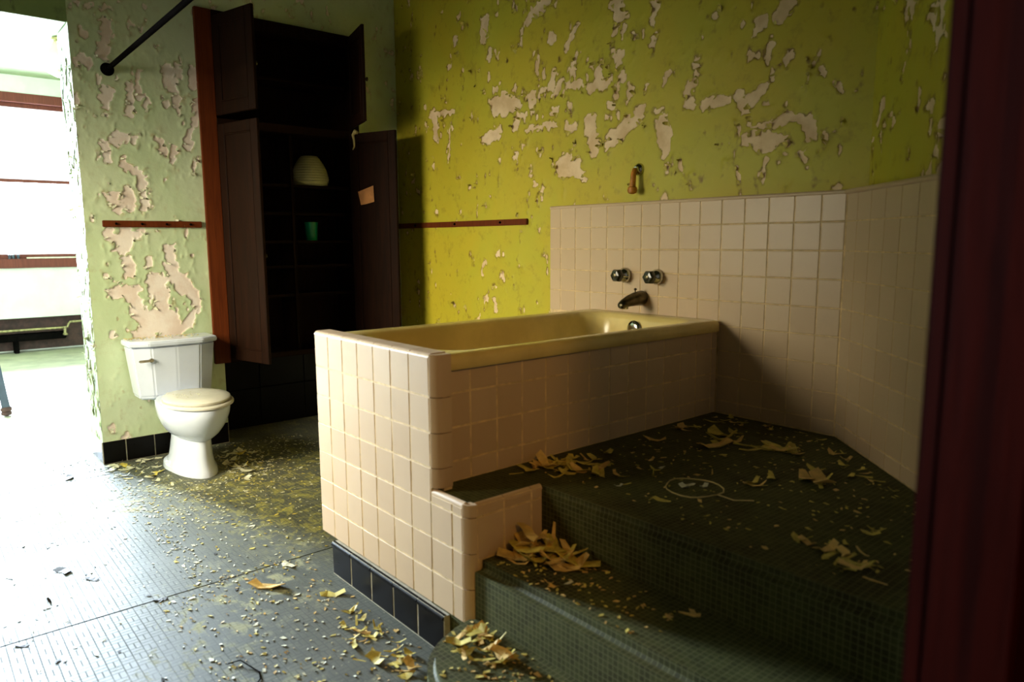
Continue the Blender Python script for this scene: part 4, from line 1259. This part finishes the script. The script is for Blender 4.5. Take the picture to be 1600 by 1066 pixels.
wire = [(0.60, -2.03, 0.003), (0.62, -2.00, 0.012), (0.66, -1.985, 0.004), (0.70, -1.975, 0.003), (0.735, -1.985, 0.003), (0.76, -2.01, 0.003)]
tag(obj('wire', tube('wire', wire, 0.002, 6), 'iron'), 'thin bent black wire lying on the floor', 'wire')
ring = [(1.42 + 0.085 * math.cos(a) * (1 + 0.1 * math.sin(3 * a)), -0.90 + 0.085 * math.sin(a), 0.4985 + 0.002 * (1 + math.sin(2 * a))) for a in [i * 0.35 for i in range(19)]] + [(1.56, -0.90, 0.499), (1.60, -0.86, 0.499)]
tag(obj('string_loop', tube('string_loop', ring, 0.0022, 6), 'rag'), 'loop of pale string lying on the landing', 'string')

# uncountable small chips
def chips(name, label, small):
    vs_, fs, mi_ = [], [], []
    for (x0, x1, y0, y1, z, n, ks) in small:
        for _ in range(n):
            x, y = R_.uniform(x0, x1), R_.uniform(y0, y1)
            if z in (0.0, 0.497, 0.331, 0.166):
                if not allowed(x, y, z) and not (z == 0.0 and x < -1.75 and y < -1.9):
                    continue
                if z == 0.0 and x < -0.05 and y > -1.85:
                    # drift from the toilet towards the tub, thinning out
                    if R_.rand() > 0.2 + 0.8 * math.exp(-((x + 1.25 + 0.7 * (y + 1.3)) ** 2) / 0.2):
                        continue
            if z == 0.706:
                x = XL + 0.02 + abs(R_.normal(0, 0.06))
                if x > -1.66:
                    continue
            s = R_.uniform(0.003, 0.0085) * (1.7 if R_.rand() < 0.12 else 1.0)
            a = R_.uniform(0, 6.28)
            k = ks[R_.randint(len(ks))]
            c, sn = math.cos(a), math.sin(a)
            b = len(vs_)
            t1, t2 = R_.uniform(0.0006, 0.003, 2)
            for (px, py, pz) in ((-1, -0.35, 0), (0.6, -0.55, t1), (1, 0.3, t2), (-0.4, 0.5, 0.001)):
                px, py = px * s * R_.uniform(0.7, 1.2), py * s * R_.uniform(0.6, 1.2)
                for dz in (0.0003, 0.0013):
                    vs_.append((x + px * c - py * sn, y + px * sn + py * c, z + pz + dz))
            fs += [(b + 1, b + 3, b + 5, b + 7), (b, b + 6, b + 4, b + 2)] + [(b + 2 * i, b + 2 * ((i + 1) % 4), b + 2 * ((i + 1) % 4) + 1, b + 2 * i + 1) for i in range(4)]
            mi_ += [k] * 6
    me = mesh_from(name, vs_, fs)
    for mk in KINDS:
        me.materials.append(MAT[mk])
    me.polygons.foreach_set('material_index', mi_)
    pc = obj(name, me)
    pc['kind'] = 'stuff'
    tag(pc, label, 'paint chips')


chips('paint_chips', 'fine pale paint chips strewn over the linoleum floor', [
    (-1.84, -0.05, -1.95, -0.75, 0.0, 1900, (0, 0, 0, 2)), (-1.80, -1.05, -1.90, -1.10, 0.0, 500, (0, 0, 0, 2)), (-1.0, 0.1, -1.95, -1.2, 0.0, 500, (0, 2)), (0.0, 1.05, -2.1, -1.55, 0.0, 420, (2, 1, 0)),
    (-2.6, -1.75, -2.15, -1.88, 0.0, 180, (0, 0, 3)), (-1.2, 1.0, -2.6, -1.7, 0.0, 200, (0, 3, 0))])
chips('paint_chips', 'fine yellow paint chips strewn over the tub landing', [(0.95, 2.1, -1.15, -0.04, 0.497, 420, (1, 2, 2))])
chips('paint_chips', 'fine yellow paint chips strewn over the two lower steps', [(1.14, 1.7, -1.46, -1.24, 0.331, 150, (1, 2)), (1.1, 1.6, -1.74, -1.5, 0.166, 170, (1, 2))])
chips('paint_chips', 'fine paint chips lying on the toilet tank and lid', [(-1.82, -1.64, -1.74, -1.35, 0.706, 150, (0, 2, 1)), (-1.40, -1.24, -1.62, -1.50, 0.4405, 18, (0, 0))])

# added unseen lamp in the hall, throws a warm cast on the tub side
hl = empty('added_fill_lamp', (3.75, -2.75, CEIL), 'added unseen warm fill lamp on a brass stem in the hall', 'ceiling light')
obj('canopy', lathe('canopy', [(0.06, 0.0), (0.08, -0.02), (0.04, -0.05)], 24, 'z', (3.75, -2.75, CEIL)), 'brass', hl)
obj('stem', tube('stem', [(3.75, -2.75, CEIL - 0.04), (3.75, -2.75, CEIL - 0.28)], 0.008), 'brass', hl)
obj('socket', lathe('socket', [(0.014, -0.27), (0.022, -0.275), (0.022, -0.315), (0.016, -0.32)], 16, 'z', (3.75, -2.75, CEIL)), 'iron', hl)
L = bpy.data.lights.new('added_fill_bulb', 'POINT')
L.energy, L.color, L.shadow_soft_size = 80, (1.0, 0.50, 0.10), 0.12
lo = bpy.data.objects.new('added_fill_bulb', L)
lo.location = (3.75, -2.75, CEIL - 0.45)
link(lo)
